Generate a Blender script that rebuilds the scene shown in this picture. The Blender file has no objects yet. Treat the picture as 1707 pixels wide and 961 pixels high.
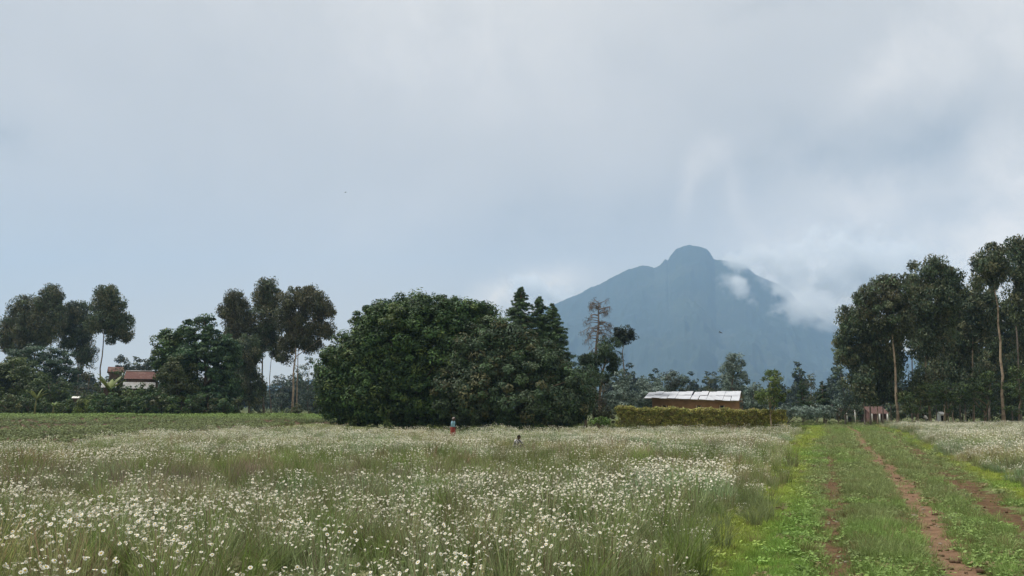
import bpy, math, random
import numpy as np
from mathutils import Vector, Matrix

# ------------------------------------------------------------------ camera
S = bpy.context.scene
C = S.collection
F = 1340.0                       # focal length in pixels of a 1707 px wide frame
CAM_H = 1.9
PITCH = math.atan(207.5 / F)
cd = bpy.data.cameras.new('camera'); cam = bpy.data.objects.new('camera', cd); C.objects.link(cam)
cd.sensor_width = 36.0; cd.lens = F / 1707 * 36.0
cd.clip_start = 0.1; cd.clip_end = 60000
cam.location = (0, 0, CAM_H); cam.rotation_euler = (math.pi / 2 + PITCH, 0, 0)
S.camera = cam

# ------------------------------------------------------------------ render settings
S.view_settings.view_transform = 'Standard'; S.view_settings.look = 'None'
S.view_settings.exposure = 0.75; S.view_settings.gamma = 1.0
S.render.engine = 'CYCLES'
S.cycles.use_denoising = True
S.cycles.max_bounces = 6; S.cycles.diffuse_bounces = 3; S.cycles.glossy_bounces = 2
S.cycles.transmission_bounces = 3; S.cycles.volume_bounces = 3; S.cycles.transparent_max_bounces = 8

# ------------------------------------------------------------------ sun and sky
SUN_EL = math.radians(60); SUN_AZ = math.radians(-72)      # azimuth from +Y towards +X
to_sun = Vector((math.sin(SUN_AZ) * math.cos(SUN_EL), math.cos(SUN_AZ) * math.cos(SUN_EL), math.sin(SUN_EL)))
sd = bpy.data.lights.new('sun', 'SUN'); sd.energy = 2.6; sd.angle = math.radians(8); sd.color = (1.0, 0.95, 0.86)
sun = bpy.data.objects.new('sun', sd); C.objects.link(sun)
sun.rotation_euler = to_sun.to_track_quat('Z', 'Y').to_euler(); sun.location = (0, 0, 60)

W = bpy.data.worlds.new('World'); S.world = W; W.use_nodes = True
nt = W.node_tree; nt.nodes.clear()
def N(tree, kind, **kw):
    n = tree.nodes.new(kind)
    for k, v in kw.items():
        if k == 'ins':
            for s, val in v.items():
                if hasattr(val, 'links') or isinstance(val, bpy.types.NodeSocket): tree.links.new(val, n.inputs[s])
                else: n.inputs[s].default_value = val
        else: setattr(n, k, v)
    return n
def M_(tree, op, a, b=None, c=None):
    n = tree.nodes.new('ShaderNodeMath'); n.operation = op
    for i, v in enumerate((a, b, c)):
        if v is None: continue
        if isinstance(v, bpy.types.NodeSocket): tree.links.new(v, n.inputs[i])
        else: n.inputs[i].default_value = v
    return n.outputs[0]
def MIX(tree, fac, a, b, mode='MIX'):
    n = tree.nodes.new('ShaderNodeMix'); n.data_type = 'RGBA'; n.blend_type = mode
    for s, v in ((n.inputs[0], fac), (n.inputs[6], a), (n.inputs[7], b)):
        if isinstance(v, bpy.types.NodeSocket): tree.links.new(v, s)
        elif isinstance(v, (int, float)): s.default_value = v
        else: s.default_value = (*v[:3], 1)
    return n.outputs[2]
def px_dir(px, py):
    x = (px - 853.5) / F; y = (480.5 - py) / F
    c, s = math.cos(PITCH), math.sin(PITCH)
    return np.array([x, c - y * s, s + y * c])
def azel(px, py):
    d = px_dir(px, py); d = d / np.linalg.norm(d)
    return math.atan2(d[0], d[1]), math.asin(d[2])

HAZE = 1.5e-4
def build_sky():
    t = nt
    sky = N(t, 'ShaderNodeTexSky', sky_type='NISHITA', sun_disc=False)
    sky.sun_elevation = SUN_EL; sky.sun_rotation = SUN_AZ; sky.altitude = 2200
    geo = N(t, 'ShaderNodeTexCoord'); d0 = geo.outputs['Generated']
    warp = N(t, 'ShaderNodeTexNoise', ins={'Vector': d0, 'Scale': 5.0, 'Detail': 8.0, 'Roughness': 0.62})
    wv = N(t, 'ShaderNodeVectorMath', operation='SUBTRACT'); t.links.new(warp.outputs['Color'], wv.inputs[0]); wv.inputs[1].default_value = (.5, .5, .5)
    wm = N(t, 'ShaderNodeVectorMath', operation='MULTIPLY_ADD'); t.links.new(wv.outputs[0], wm.inputs[0]); wm.inputs[1].default_value = (.13, .13, .13); t.links.new(d0, wm.inputs[2])
    sp = N(t, 'ShaderNodeSeparateXYZ'); t.links.new(wm.outputs[0], sp.inputs[0])
    az = M_(t, 'ARCTAN2', sp.outputs[0], sp.outputs[1]); el = M_(t, 'ARCSINE', sp.outputs[2])
    # (pixel x, y, half width, half height, tilt in degrees, brightness change)
    lobes = [(1570, 110, 180, 70, 35, .17), (1440, 325, 80, 28, 4, .19), (1690, 320, 60, 150, -18, .24),
             (1175, 285, 34, 20, 25, .13), (1225, 345, 14, 38, 20, .09), (1143, 330, 12, 36, -8, .08),
             (1400, 440, 160, 50, -10, .13), (1480, 130, 90, 26, 40, .07), (1610, 440, 160, 60, 0, .10),
             (845, 493, 30, 22, 0, .22), (930, 476, 60, 20, 12, .20), (650, 370, 130, 50, 15, .05), (760, 60, 330, 110, 0, .11), (1300, 5, 60, 18, 0, -.10),
             (1520, 235, 190, 50, 20, -.19), (1300, 270, 150, 60, 20, -.07), (950, 370, 160, 55, 0, -.06),
             (3, 225, 22, 28, 0, -.08), (200, 300, 260, 130, 0, -.02), (200, 560, 300, 80, 0, .02)]
    acc = None
    for px, py, sx, sy, tilt, amp in lobes:
        a0, e0 = azel(px, py); amp *= .75 / math.exp(-HAZE * min(1560 / math.sin(max(e0, .02)), 8200)); sx /= F; sy /= F; th = math.radians(tilt); c, s = math.cos(th), math.sin(th)
        da = M_(t, 'SUBTRACT', az, a0); de = M_(t, 'SUBTRACT', el, e0)
        u = M_(t, 'MULTIPLY_ADD', da, c / sx, M_(t, 'MULTIPLY', de, s / sx))
        v = M_(t, 'MULTIPLY_ADD', de, c / sy, M_(t, 'MULTIPLY', da, -s / sy))
        r2 = M_(t, 'MULTIPLY_ADD', u, u, M_(t, 'MULTIPLY', v, v))
        g = M_(t, 'MULTIPLY', M_(t, 'EXPONENT', M_(t, 'MULTIPLY', r2, -0.7)), amp)
        acc = g if acc is None else M_(t, 'ADD', acc, g)
    tex = N(t, 'ShaderNodeTexNoise', ins={'Vector': wm.outputs[0], 'Scale': 11.0, 'Detail': 7.0, 'Roughness': .6})
    acc = M_(t, 'MULTIPLY', acc, M_(t, 'MULTIPLY_ADD', tex.outputs[0], 3.8, -.85))
    fine = N(t, 'ShaderNodeTexNoise', ins={'Vector': wm.outputs[0], 'Scale': 3.4, 'Detail': 8.0, 'Roughness': 0.58})
    fn = M_(t, 'MULTIPLY', M_(t, 'SUBTRACT', fine.outputs[0], .5), .30)
    spz = N(t, 'ShaderNodeSeparateXYZ'); t.links.new(d0, spz.inputs[0])
    z = M_(t, 'MAXIMUM', spz.outputs[2], 0.0)
    grad = N(t, 'ShaderNodeValToRGB'); t.links.new(z, grad.inputs[0])
    e = grad.color_ramp.elements
    e[0].position = 0.0; e[0].color = SKY_RAMP[0][1]
    e[1].position = 1.0; e[1].color = SKY_RAMP[-1][1]
    for p, col in SKY_RAMP[1:-1]:
        k = e.new(p); k.color = col
    k = M_(t, 'MULTIPLY_ADD', M_(t, 'ADD', acc, fn), 1.0, 1.0)
    kc = N(t, 'ShaderNodeCombineXYZ', ins={0: M_(t, 'POWER', k, 1.08), 1: k, 2: M_(t, 'POWER', k, .9)})
    cl = N(t, 'ShaderNodeVectorMath', operation='MULTIPLY'); t.links.new(grad.outputs[0], cl.inputs[0]); t.links.new(kc.outputs[0], cl.inputs[1])
    sc = N(t, 'ShaderNodeVectorMath', operation='SCALE'); t.links.new(cl.outputs[0], sc.inputs[0]); sc.inputs['Scale'].default_value = 10.0
    mixed = MIX(t, 0.94, sky.outputs[0], sc.outputs[0])
    bg = N(t, 'ShaderNodeBackground', ins={'Color': mixed, 'Strength': 0.1})
    out = N(t, 'ShaderNodeOutputWorld', ins={'Surface': bg.outputs[0]})
SKY_RAMP = [(0.0, (.66, .53, .35, 1)), (.10, (.585, .485, .345, 1)), (.22, (.475, .415, .345, 1)), (.40, (.44, .41, .375, 1)), (.56, (.49, .465, .43, 1)), (1.0, (.80, .76, .71, 1))]
build_sky()

# ------------------------------------------------------------------ haze
def build_haze():
    hm = bpy.data.materials.new('haze'); hm.use_nodes = True; t = hm.node_tree; t.nodes.clear()
    v = N(t, 'ShaderNodeVolumePrincipled'); v.inputs['Color'].default_value = (.44, .68, 1.0, 1); v.inputs['Density'].default_value = HAZE
    v.inputs['Density Attribute'].default_value = ''; v.inputs['Color Attribute'].default_value = ''
    v.inputs['Temperature Attribute'].default_value = ''
    o = N(t, 'ShaderNodeOutputMaterial'); t.links.new(v.outputs[0], o.inputs['Volume'])
    try: hm.cycles.homogeneous_volume = True
    except Exception: pass
    x0, x1, y0, y1, z0, z1 = -7000, 7000, -300, 8100, -6, 1560
    vs = [(x, y, z) for z in (z0, z1) for y in (y0, y1) for x in (x0, x1)]
    fs = [(0, 2, 3, 1), (4, 5, 7, 6), (0, 1, 5, 4), (2, 6, 7, 3), (0, 4, 6, 2), (1, 3, 7, 5)]
    me = bpy.data.meshes.new('haze'); me.from_pydata(vs, [], fs); me.materials.append(hm)
    o = bpy.data.objects.new('haze', me); C.objects.link(o); o['kind'] = 'stuff'
    o['label'] = 'pale blue haze between the field and the mountain'; o['category'] = 'haze'
build_haze()

# ------------------------------------------------------------------ helpers
def P(px, py, Y):
    """the point seen at photo pixel (px, py) at the distance Y metres forward"""
    d = px_dir(px, py)
    return np.array([0, 0, CAM_H]) + d * (Y / d[1])
def sst(a, b, x):
    t = np.clip((np.asarray(x, float) - a) / (b - a), 0, 1); return t * t * (3 - 2 * t)
_nrng = np.random.RandomState(5)
_NW = [(_nrng.normal(size=2), _nrng.uniform(0, 6.28)) for _ in range(24)]
def wob(x, y, s, k=0, n=6):
    """smooth pseudo-noise in about -1..1, wavelength about s metres"""
    r = 0
    for i in range(n):
        (a, b), p = _NW[(k * 5 + i) % 24]
        f = 5.0 / s * (1 + .35 * i) / 1.5
        r = r + np.sin((a * np.asarray(x) + b * np.asarray(y)) * f * .6 + p + k * 1.7) / (1 + .25 * i)
    return r / 2.6
TS = 0.397
_KY = [5, 10, 13.8, 18.8, 28, 40, 62, 100]
def path_c(y): return np.interp(y, _KY, [1.10, 1.15, 1.26, 1.41, 1.74, 1.92, 1.65, 1.5])
def rut_c(y): return np.interp(y, _KY, [-.32, -.34, -.39, -.36, -.24, -.05, -.35, -.4])
def mud_c(y): return np.interp(y, _KY, [2.6, 2.7, 2.82, 3.0, 3.5, 4.05, 4.3, 4.3])
def track_u(x, y):
    y = np.asarray(y, float); x = np.asarray(x, float)
    return x - (TS * y + 0.25 * np.sin(y * .11))
def zg(x, y):
    x = np.asarray(x, float); y = np.asarray(y, float)
    r = x / np.maximum(y, 5)
    rise = sst(42, 132, y) * (0.12 + .22 * sst(.2, .4, r) + 1.5 * sst(-.10, -.28, r))
    far = np.maximum(y - 140, 0) * .0075
    near = sst(400, 150, np.hypot(x, y))
    u = track_u(x, y)
    intrack = sst(-2.8, -1.4, u) * sst(5.6, 4.4, u)
    und = wob(x, y, 9, 1) * .07 * (1 - .6 * intrack) + wob(x, y, 2.2, 2) * .025
    rut = -.08 * np.exp(-((u - rut_c(y)) / .22) ** 2) - .05 * np.exp(-((u - path_c(y)) / .3) ** 2) - .06 * np.exp(-((u - mud_c(y)) / .45) ** 2)
    bank = .10 * sst(-1.4, -2.6, u) + .12 * sst(4.6, 5.6, u)
    return rise + far + near * (und + rut * sst(120, 70, y) + bank * sst(100, 60, y) * sst(0, 8, y))
def gz(x, y): return float(zg(x, y))

class MB:
    """collects geometry for one mesh"""
    def __init__(s): s.v = []; s.f = []; s.n = 0; s.c = []; s.mi = []; s.hasc = False
    def add(s, v, f, col=None, mi=0):
        v = np.asarray(v, float).reshape(-1, 3); f = np.asarray(f, int)
        s.v.append(v); s.f.append(f + s.n); s.n += len(v); s.mi.append(np.full(len(f), mi))
        if col is None: c = np.ones((len(v), 3))
        else:
            c = np.asarray(col, float); s.hasc = True
            if c.ndim == 1: c = np.tile(c, (len(v), 1))
        s.c.append(c)
    def box(s, c, size, rot=0, mi=0, col=None):
        hx, hy, hz = np.array(size) / 2
        v = np.array([(x, y, z) for z in (-hz, hz) for y in (-hy, hy) for x in (-hx, hx)])
        cs, sn = math.cos(rot), math.sin(rot)
        v = np.column_stack([v[:, 0] * cs - v[:, 1] * sn, v[:, 0] * sn + v[:, 1] * cs, v[:, 2]]) + np.array(c)
        s.add(v, [(0, 2, 3, 1), (4, 5, 7, 6), (0, 1, 5, 4), (2, 6, 7, 3), (0, 4, 6, 2), (1, 3, 7, 5)], col, mi)
    def tube(s, pts, rad, sides=6, col=None, mi=0, flat=None):
        pts = np.asarray(pts, float); n = len(pts); rad = np.broadcast_to(rad, (n,))
        tan = np.gradient(pts, axis=0); tan /= np.linalg.norm(tan, axis=1)[:, None] + 1e-9
        ref = np.array([1, 0, 0]) if abs(tan[0][0]) < .8 else np.array([0, 1, 0])
        a = np.arange(sides) * 2 * math.pi / sides; V = []
        for i in range(n):
            e1 = np.cross(tan[i], ref); e1 /= np.linalg.norm(e1); e2 = np.cross(tan[i], e1)
            V.append(pts[i] + rad[i] * (np.cos(a)[:, None] * e1 + np.sin(a)[:, None] * e2))
        V = np.concatenate(V); Fc = []
        for i in range(n - 1):
            for k in range(sides):
                k2 = (k + 1) % sides
                Fc.append((i * sides + k, i * sides + k2, (i + 1) * sides + k2, (i + 1) * sides + k))
        s.add(V, Fc, col, mi)
        V2 = np.concatenate([pts[[0, -1]]]);   # end caps
        capf = []
        base = s.n - len(V)
        v0 = s.n; s.v.append(V2); s.n += 2; s.c.append(np.tile(s.c[-1][0], (2, 1)))
        for k in range(sides):
            k2 = (k + 1) % sides
            capf.append((v0, base + k2, base + k, v0)); capf.append((v0 + 1, base + (n - 1) * sides + k, base + (n - 1) * sides + k2, v0 + 1))
        s.f.append(np.array(capf)); s.mi.append(np.full(len(capf), mi))
    def loft(s, rings, col=None, mi=0, cap=True):
        """rings: list of (centre, rx, ry) in the xy plane"""
        sides = 12; a = np.arange(sides) * 2 * math.pi / sides; V = []
        for c, rx, ry in rings: V.append(np.column_stack([c[0] + rx * np.cos(a), c[1] + ry * np.sin(a), np.full(sides, c[2])]))
        n = len(rings); V = np.concatenate(V); Fc = []
        for i in range(n - 1):
            for k in range(sides):
                k2 = (k + 1) % sides; Fc.append((i * sides + k, i * sides + k2, (i + 1) * sides + k2, (i + 1) * sides + k))
        s.add(V, Fc, col, mi)
    def mesh(s, name, mats):
        me = bpy.data.meshes.new(name)
        v = np.concatenate(s.v) if s.v else np.zeros((0, 3))
        quads = np.concatenate(s.f) if s.f else np.zeros((0, 4), int)
        mi = np.concatenate(s.mi) if s.mi else np.zeros(0, int)
        tri = quads[:, 3] == quads[:, 0]
        cnt = np.where(tri, 3, 4); start = np.concatenate([[0], np.cumsum(cnt)[:-1]])
        mask = np.ones(quads.shape, bool); mask[tri, 3] = False
        loops = quads[mask]
        me.vertices.add(len(v)); me.vertices.foreach_set('co', v.ravel().astype(np.float32))
        me.loops.add(len(loops)); me.loops.foreach_set('vertex_index', loops.astype(np.int32))
        me.polygons.add(len(quads)); me.polygons.foreach_set('loop_start', start.astype(np.int32))
        for m in (mats if isinstance(mats, (list, tuple)) else [mats]): me.materials.append(m)
        me.polygons.foreach_set('material_index', mi.astype(np.int32))
        if s.hasc:
            a = me.color_attributes.new('Col', 'FLOAT_COLOR', 'POINT')
            c = np.concatenate(s.c); a.data.foreach_set('color', np.column_stack([c, np.ones(len(c))]).astype(np.float32).ravel())
        me.update(calc_edges=True)
        return me
    def build(s, name, mats, parent=None, smooth=False, coll=None):
        me = s.mesh(name, mats)
        if smooth: me.polygons.foreach_set('use_smooth', np.ones(len(me.polygons), bool))
        o = bpy.data.objects.new(name, me); (coll or C).objects.link(o)
        if parent is not None: o.parent = parent
        return o
def tri3(f): f = np.asarray(f); return np.column_stack([f, f[:, 0]])

def thing(name, label, cat, loc=(0, 0, 0), group=None):
    o = bpy.data.objects.new(name, None); C.objects.link(o); o.location = loc; o.empty_display_size = .3
    o['label'] = label; o['category'] = cat
    if group: o['group'] = group
    return o
def tag(o, label=None, cat=None, group=None, kind=None):
    for k, v in (('label', label), ('category', cat), ('group', group), ('kind', kind)):
        if v: o[k] = v
    return o

# ------------------------------------------------------------------ materials
def mat(name, col, rough=.7, spec=.3, metal=0, noise=None, bump=None, attr=False, trans=0, tint=False, noise2=None):
    m = bpy.data.materials.new(name); m.use_nodes = True; t = m.node_tree; t.nodes.clear()
    c = None
    if attr:
        a = N(t, 'ShaderNodeAttribute', attribute_name='Col'); c = MIX(t, 1.0, a.outputs['Color'], col, 'MULTIPLY')
    else:
        r = N(t, 'ShaderNodeRGB'); r.outputs[0].default_value = (*col, 1); c = r.outputs[0]
    if tint:
        a = N(t, 'ShaderNodeAttribute', attribute_name='tint', attribute_type='INSTANCER'); c = MIX(t, 1.0, c, a.outputs['Color'], 'MULTIPLY')
    tc = N(t, 'ShaderNodeTexCoord')
    for nz in (noise, noise2):
        if nz:
            scale, col2, lo, hi = nz
            n = N(t, 'ShaderNodeTexNoise', ins={'Vector': tc.outputs['Object'], 'Scale': scale, 'Detail': 6.0, 'Roughness': .6})
            mr = N(t, 'ShaderNodeMapRange', ins={'Value': n.outputs[0], 'From Min': lo, 'From Max': hi})
            c = MIX(t, mr.outputs[0], c, col2)
    b = N(t, 'ShaderNodeBsdfPrincipled', ins={'Base Color': c, 'Roughness': rough, 'Metallic': metal, 'Specular IOR Level': spec})
    if bump:
        n = N(t, 'ShaderNodeTexNoise', ins={'Vector': tc.outputs['Object'], 'Scale': bump[0], 'Detail': 5.0})
        bp = N(t, 'ShaderNodeBump', ins={'Height': n.outputs[0], 'Strength': bump[1], 'Distance': .05}); t.links.new(bp.outputs[0], b.inputs['Normal'])
    sh = b.outputs[0]
    if trans:
        tr = N(t, 'ShaderNodeBsdfTranslucent', ins={'Color': c})
        mx = N(t, 'ShaderNodeMixShader', ins={0: trans}); t.links.new(sh, mx.inputs[1]); t.links.new(tr.outputs[0], mx.inputs[2]); sh = mx.outputs[0]
    o = N(t, 'ShaderNodeOutputMaterial', ins={'Surface': sh})
    return m
LEAF = mat('leaf', (1, 1, 1), .55, .25, attr=True, trans=.22)
GLEAF = mat('waxy_leaf', (1, 1, 1), .6, .22, attr=True, trans=.16)
NEEDLE = mat('needle', (1, 1, 1), .65, .2, attr=True, trans=.15)
BARK = mat('bark', (.20, .16, .12), .9, .1, noise=(2.5, (.09, .07, .055), .4, .65), bump=(9, .5))
PALEBARK = mat('pale_bark', (.36, .29, .22), .85, .12, noise=(1.6, (.15, .115, .09), .44, .62), noise2=(7, (.44, .37, .30), .6, .75), bump=(6, .5))
GREYBARK = mat('grey_bark', (.22, .19, .17), .9, .1, noise=(2, (.12, .10, .09), .4, .65), bump=(9, .4))
GRASS = mat('grass_blade', (1, 1, 1), .6, .2, attr=True, tint=True, trans=.25)
PETAL = mat('petal', (1, 1, 1), .7, .15, attr=True, trans=.15)
STALK = mat('stalk', (1, 1, 1), .7, .2, attr=True, tint=True, trans=.2)
STALK0 = mat('stalk_green', (1, 1, 1), .7, .2, attr=True, trans=.2)

# ------------------------------------------------------------------ ground
def ground_material():
    m = bpy.data.materials.new('ground'); m.use_nodes = True; t = m.node_tree; t.nodes.clear()
    at = lambda n: N(t, 'ShaderNodeAttribute', attribute_name=n).outputs['Fac']
    tc = N(t, 'ShaderNodeTexCoord'); ob = tc.outputs['Object']
    def nz(s, d=6, r=.6): return N(t, 'ShaderNodeTexNoise', ins={'Vector': ob, 'Scale': s, 'Detail': d, 'Roughness': r}).outputs[0]
    def mr(v, a, b): return N(t, 'ShaderNodeMapRange', ins={'Value': v, 'From Min': a, 'From Max': b}).outputs[0]
    field = MIX(t, mr(nz(.6), .35, .65), (.11, .14, .05), (.13, .125, .062))
    track = MIX(t, mr(nz(3.5), .35, .65), (.10, .15, .04), (.13, .13, .06))
    track = MIX(t, mr(nz(7), .46, .66), track, (.15, .105, .065))
    moss = MIX(t, mr(nz(5), .35, .65), (.21, .27, .045), (.15, .22, .04))
    soil = MIX(t, mr(nz(2.4), .35, .65), (.12, .075, .05), (.075, .048, .034))
    farc = MIX(t, mr(nz(.011), .4, .6), (.06, .085, .03), (.09, .10, .045))
    c = MIX(t, at('m_track'), field, track); c = MIX(t, at('m_moss'), c, moss); c = MIX(t, at('m_soil'), c, soil); c = MIX(t, at('m_far'), c, farc)
    b = N(t, 'ShaderNodeBsdfPrincipled', ins={'Base Color': c, 'Roughness': .95, 'Specular IOR Level': .1})
    bp = N(t, 'ShaderNodeBump', ins={'Height': nz(14, 8), 'Strength': .6, 'Distance': .03}); t.links.new(bp.outputs[0], b.inputs['Normal'])
    N(t, 'ShaderNodeOutputMaterial', ins={'Surface': b.outputs[0]})
    return m
def grid_mesh(name, xs, ys, zf, m, attrs=None):
    X, Y = np.meshgrid(xs, ys); Z = zf(X, Y); nx, ny = len(xs), len(ys)
    i = (np.arange(ny - 1)[:, None] * nx + np.arange(nx - 1)[None, :]).ravel()
    b = MB(); b.add(np.column_stack([X.ravel(), Y.ravel(), Z.ravel()]), np.column_stack([i, i + 1, i + nx + 1, i + nx]))
    o = b.build(name, m, smooth=True)
    for k, f in (attrs or {}).items():
        a = o.data.attributes.new(k, 'FLOAT', 'POINT'); a.data.foreach_set('value', f(X, Y).ravel().astype(np.float32))
    return o
def edge_l(y):   # left edge of the track verge, as track_u
    return -2.15 - .25 * np.exp(-((np.asarray(y) - 9) / 3.5) ** 2) - 1.1 * sst(30, 80, y) + .35 * np.sin(np.asarray(y) * .9) * .6 + .25 * np.sin(np.asarray(y) * 2.3)
def edge_r(y):
    return 4.65 + .75 * sst(25, 60, y) + .25 * np.sin(np.asarray(y) * .8) + .15 * np.sin(np.asarray(y) * 2.1 + 1)
CROP_X = -21.8
def crop_edge(y): return CROP_X + .8 * np.sin(np.asarray(y) * .21) + 3.0 * sst(80, 100, y)
def build_ground():
    g = lambda a, b, n: a * (b / a) ** (np.linspace(0, 1, n))
    xs = np.concatenate([-g(60, 6900, 34)[::-1], np.linspace(-59, -5, 60), np.arange(-4.8, 24, .16), np.linspace(24.2, 60, 50), g(61, 6900, 34)])
    ys = np.concatenate([np.linspace(-280, 5, 24), np.arange(5.4, 34, .2), g(34.3, 140, 110), g(142, 8000, 60)])
    dist = lambda X, Y: np.hypot(X, Y)
    def m_track(X, Y): u = track_u(X, Y); return sst(edge_l(Y) - .3, edge_l(Y) + .3, u) * sst(edge_r(Y) + .3, edge_r(Y) - .3, u) * sst(125, 105, Y)
    def m_moss(X, Y):
        u = track_u(X, Y)
        l = sst(edge_l(Y) - .5, edge_l(Y) + .2, u) * sst(-.7, -1.4, u + .3 * wob(X, Y, 2, 3))
        r = sst(.5, 1.1, u - mud_c(Y)) * sst(edge_r(Y) + .4, edge_r(Y) - .1, u)
        return np.clip(l + r, 0, 1) * sst(115, 95, Y)
    def m_soil(X, Y): return sst(.6, -.6, X - crop_edge(Y)) * sst(128, 122, Y) * sst(30, 33, Y) * sst(-130, -110, X)
    def m_far(X, Y): return sst(125, 260, dist(X, Y))
    o = grid_mesh('ground', xs, ys, zg, ground_material(), {'m_track': m_track, 'm_moss': m_moss, 'm_soil': m_soil, 'm_far': m_far})
    tag(o, kind='structure')
build_ground()

def strip(name, u0, wid, y0, y1, m, breakup, seed):
    """a worn strip of bare soil following the track, its ragged edges sinking into the turf"""
    ys = y0 * (y1 / y0) ** np.linspace(0, 1, 420)
    cross = np.array([-1.25, -.9, -.55, 0, .55, .9, 1.25]); lift = np.array([-.05, .006, .016, .016, .016, .006, -.05])
    V = []
    for i, y in enumerate(ys):
        wl = 1 + .35 * math.sin(y * 2.3 + seed) + .3 * math.sin(y * 5.9 + seed * 2) + .2 * math.sin(y * 13 + seed)
        wr = 1 + .35 * math.sin(y * 1.9 + seed * 3) + .3 * math.sin(y * 6.7 + seed) + .2 * math.sin(y * 11 + seed)
        k = max(.04, breakup(y)); c = u0(y)
        off = np.where(cross < 0, cross * wl, cross * wr) * wid * k
        x = TS * y + .25 * math.sin(y * .11) + c + off
        V.append(np.column_stack([x, np.full(7, y), zg(x, y) + lift - (.05 if k < .15 else 0)]))
    V = np.concatenate(V); n = len(ys); i = (np.arange(n - 1)[:, None] * 7 + np.arange(6)[None, :]).ravel()
    b = MB(); b.add(V, np.column_stack([i, i + 1, i + 8, i + 7])); o = b.build(name, m, smooth=True); return tag(o, kind='structure')
DIRT = mat('dry_dirt', (.20, .125, .078), .95, .1, noise=(3, (.135, .082, .05), .4, .65), noise2=(22, (.28, .20, .13), .62, .8), bump=(11, 1.0))
MUD = mat('dark_soil', (.085, .052, .028), .95, .08, noise=(5, (.145, .092, .05), .45, .65), noise2=(19, (.05, .03, .018), .58, .7), bump=(9, 1.0))
def path_u(y): return float(path_c(y)) + .05 * math.sin(y * .9)
def bump1(y, c, w): return math.exp(-((y - c) / w) ** 2)
strip('dirt_path', path_u, .30, 6.5, 100, DIRT, lambda y: 1.0 + .5 * float(sst(24, 60, y)) + .5 * bump1(y, 13.2, 1.2) + .25 * bump1(y, 11, 1.5), 1.0)
strip('wheel_rut', lambda y: float(rut_c(y)) + .05 * math.sin(y * .8), .26, 6.5, 90, MUD,
      lambda y: .9 * bump1(y, 11.6, 1.0) + .5 * bump1(y, 10.4, .5) + .6 * bump1(y, 14.5, .9) + .55 * bump1(y, 19, 3.2) + .5 * bump1(y, 27, 6) + .5 * bump1(y, 45, 14) + .38, 2.0)
strip('wheel_rut', lambda y: float(mud_c(y)) + .1 * math.sin(y * .7), .58, 6.5, 80, MUD,
      lambda y: (.75 + .3 * math.sin(y * 1.1 + .6)) * (1 - .4 * float(sst(28, 50, y))), 3.3)
strip('wheel_rut', lambda y: .84 + .05 * math.sin(y), .20, 8, 40, MUD, lambda y: .9 * bump1(y, 15.2, 1.1) + .6 * bump1(y, 18.5, 1.3) + .3 * bump1(y, 24, 2), 5.1)

# ------------------------------------------------------------------ mountain
def build_mountain():
    sil = [(-1500, 690), (-400, 676), (100, 662), (400, 648), (600, 622), (750, 580), (850, 540), (900, 515), (925, 506), (945, 497), (965, 490), (985, 478), (1000, 473), (1015, 464), (1030, 457), (1050, 448), (1072, 441),
           (1082, 443), (1090, 446), (1100, 442), (1109, 432), (1113, 434), (1118, 425), (1126, 415), (1138, 410), (1150, 408), (1164, 410), (1177, 414), (1184, 421), (1190, 432), (1204, 433), (1222, 437), (1240, 441), (1257, 455),
           (1275, 464), (1300, 475), (1315, 484), (1330, 500), (1350, 514), (1365, 528), (1400, 545), (1450, 566), (1550, 600), (1707, 636), (2100, 668), (3000, 688)]
    DM = 5200.0
    us, es = [], []
    for px, py in sil:
        d = px_dir(px, py); us.append(d[0] / d[1]); es.append(d[2] / d[1])
    us, es = np.array(us), np.array(es)
    rng = np.random.RandomState(3)
    uu = np.concatenate([np.linspace(-1.2, .0, 60)[:-1], np.linspace(.0, .45, 330)[:-1], np.linspace(.45, 1.2, 40)])
    tt = np.concatenate([np.linspace(0, 1, 110)[:-1], np.linspace(1, 1.5, 16)])
    U, T = np.meshgrid(uu, tt)
    Y = 2300 + (DM - 2300) * T
    H = np.interp(U, us, es) * DM + CAM_H
    base = 2300 * .0075
    prof = np.where(T <= 1, np.clip(T, 0, 1) ** 1.75, 1 - (T - 1) * 1.6)
    UU = U * 5000 + 90 * wob(U * 5000, Y, 600, 2) + 40 * wob(U * 5000, Y, 230, 4)
    gul = (np.abs(wob(UU, Y * .35, 520, 1)) + .7 * np.abs(wob(UU, Y * .6, 220, 2)) + .45 * np.abs(wob(UU, Y, 90, 3)))
    fade = np.sin(np.clip(T, 0, 1) * math.pi) ** .8
    Z = (Y - 140) * .0075 * (1 - prof) - 4 + np.maximum(H, 20) * prof - gul * 105 * fade * np.clip(H / 700, .1, 1)
    rough = (wob(U * 5000, Y, 45, 4) * 3 + wob(U * 5000, Y, 20, 2) * 2) * np.clip(T * 3, 0, 1) * np.clip(H / 500, 0, 1)
    Z = Z + rough
    ny, nx = U.shape; i = (np.arange(ny - 1)[:, None] * nx + np.arange(nx - 1)[None, :]).ravel()
    m = mat('mountain_forest', (.028, .040, .030), .95, .05, noise=(.006, (.045, .052, .040), .5, .68), noise2=(.0016, (.05, .062, .042), .58, .7), bump=(.05, .8))
    b = MB(); b.add(np.column_stack([(U * Y).ravel(), Y.ravel(), Z.ravel()]), np.column_stack([i, i + 1, i + nx + 1, i + nx]))
    o = b.build('mountain', m, smooth=True); tag(o, 'hazy blue volcano with a rounded rocky summit dome behind the field', 'mountain', kind='structure')
build_mountain()

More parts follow.
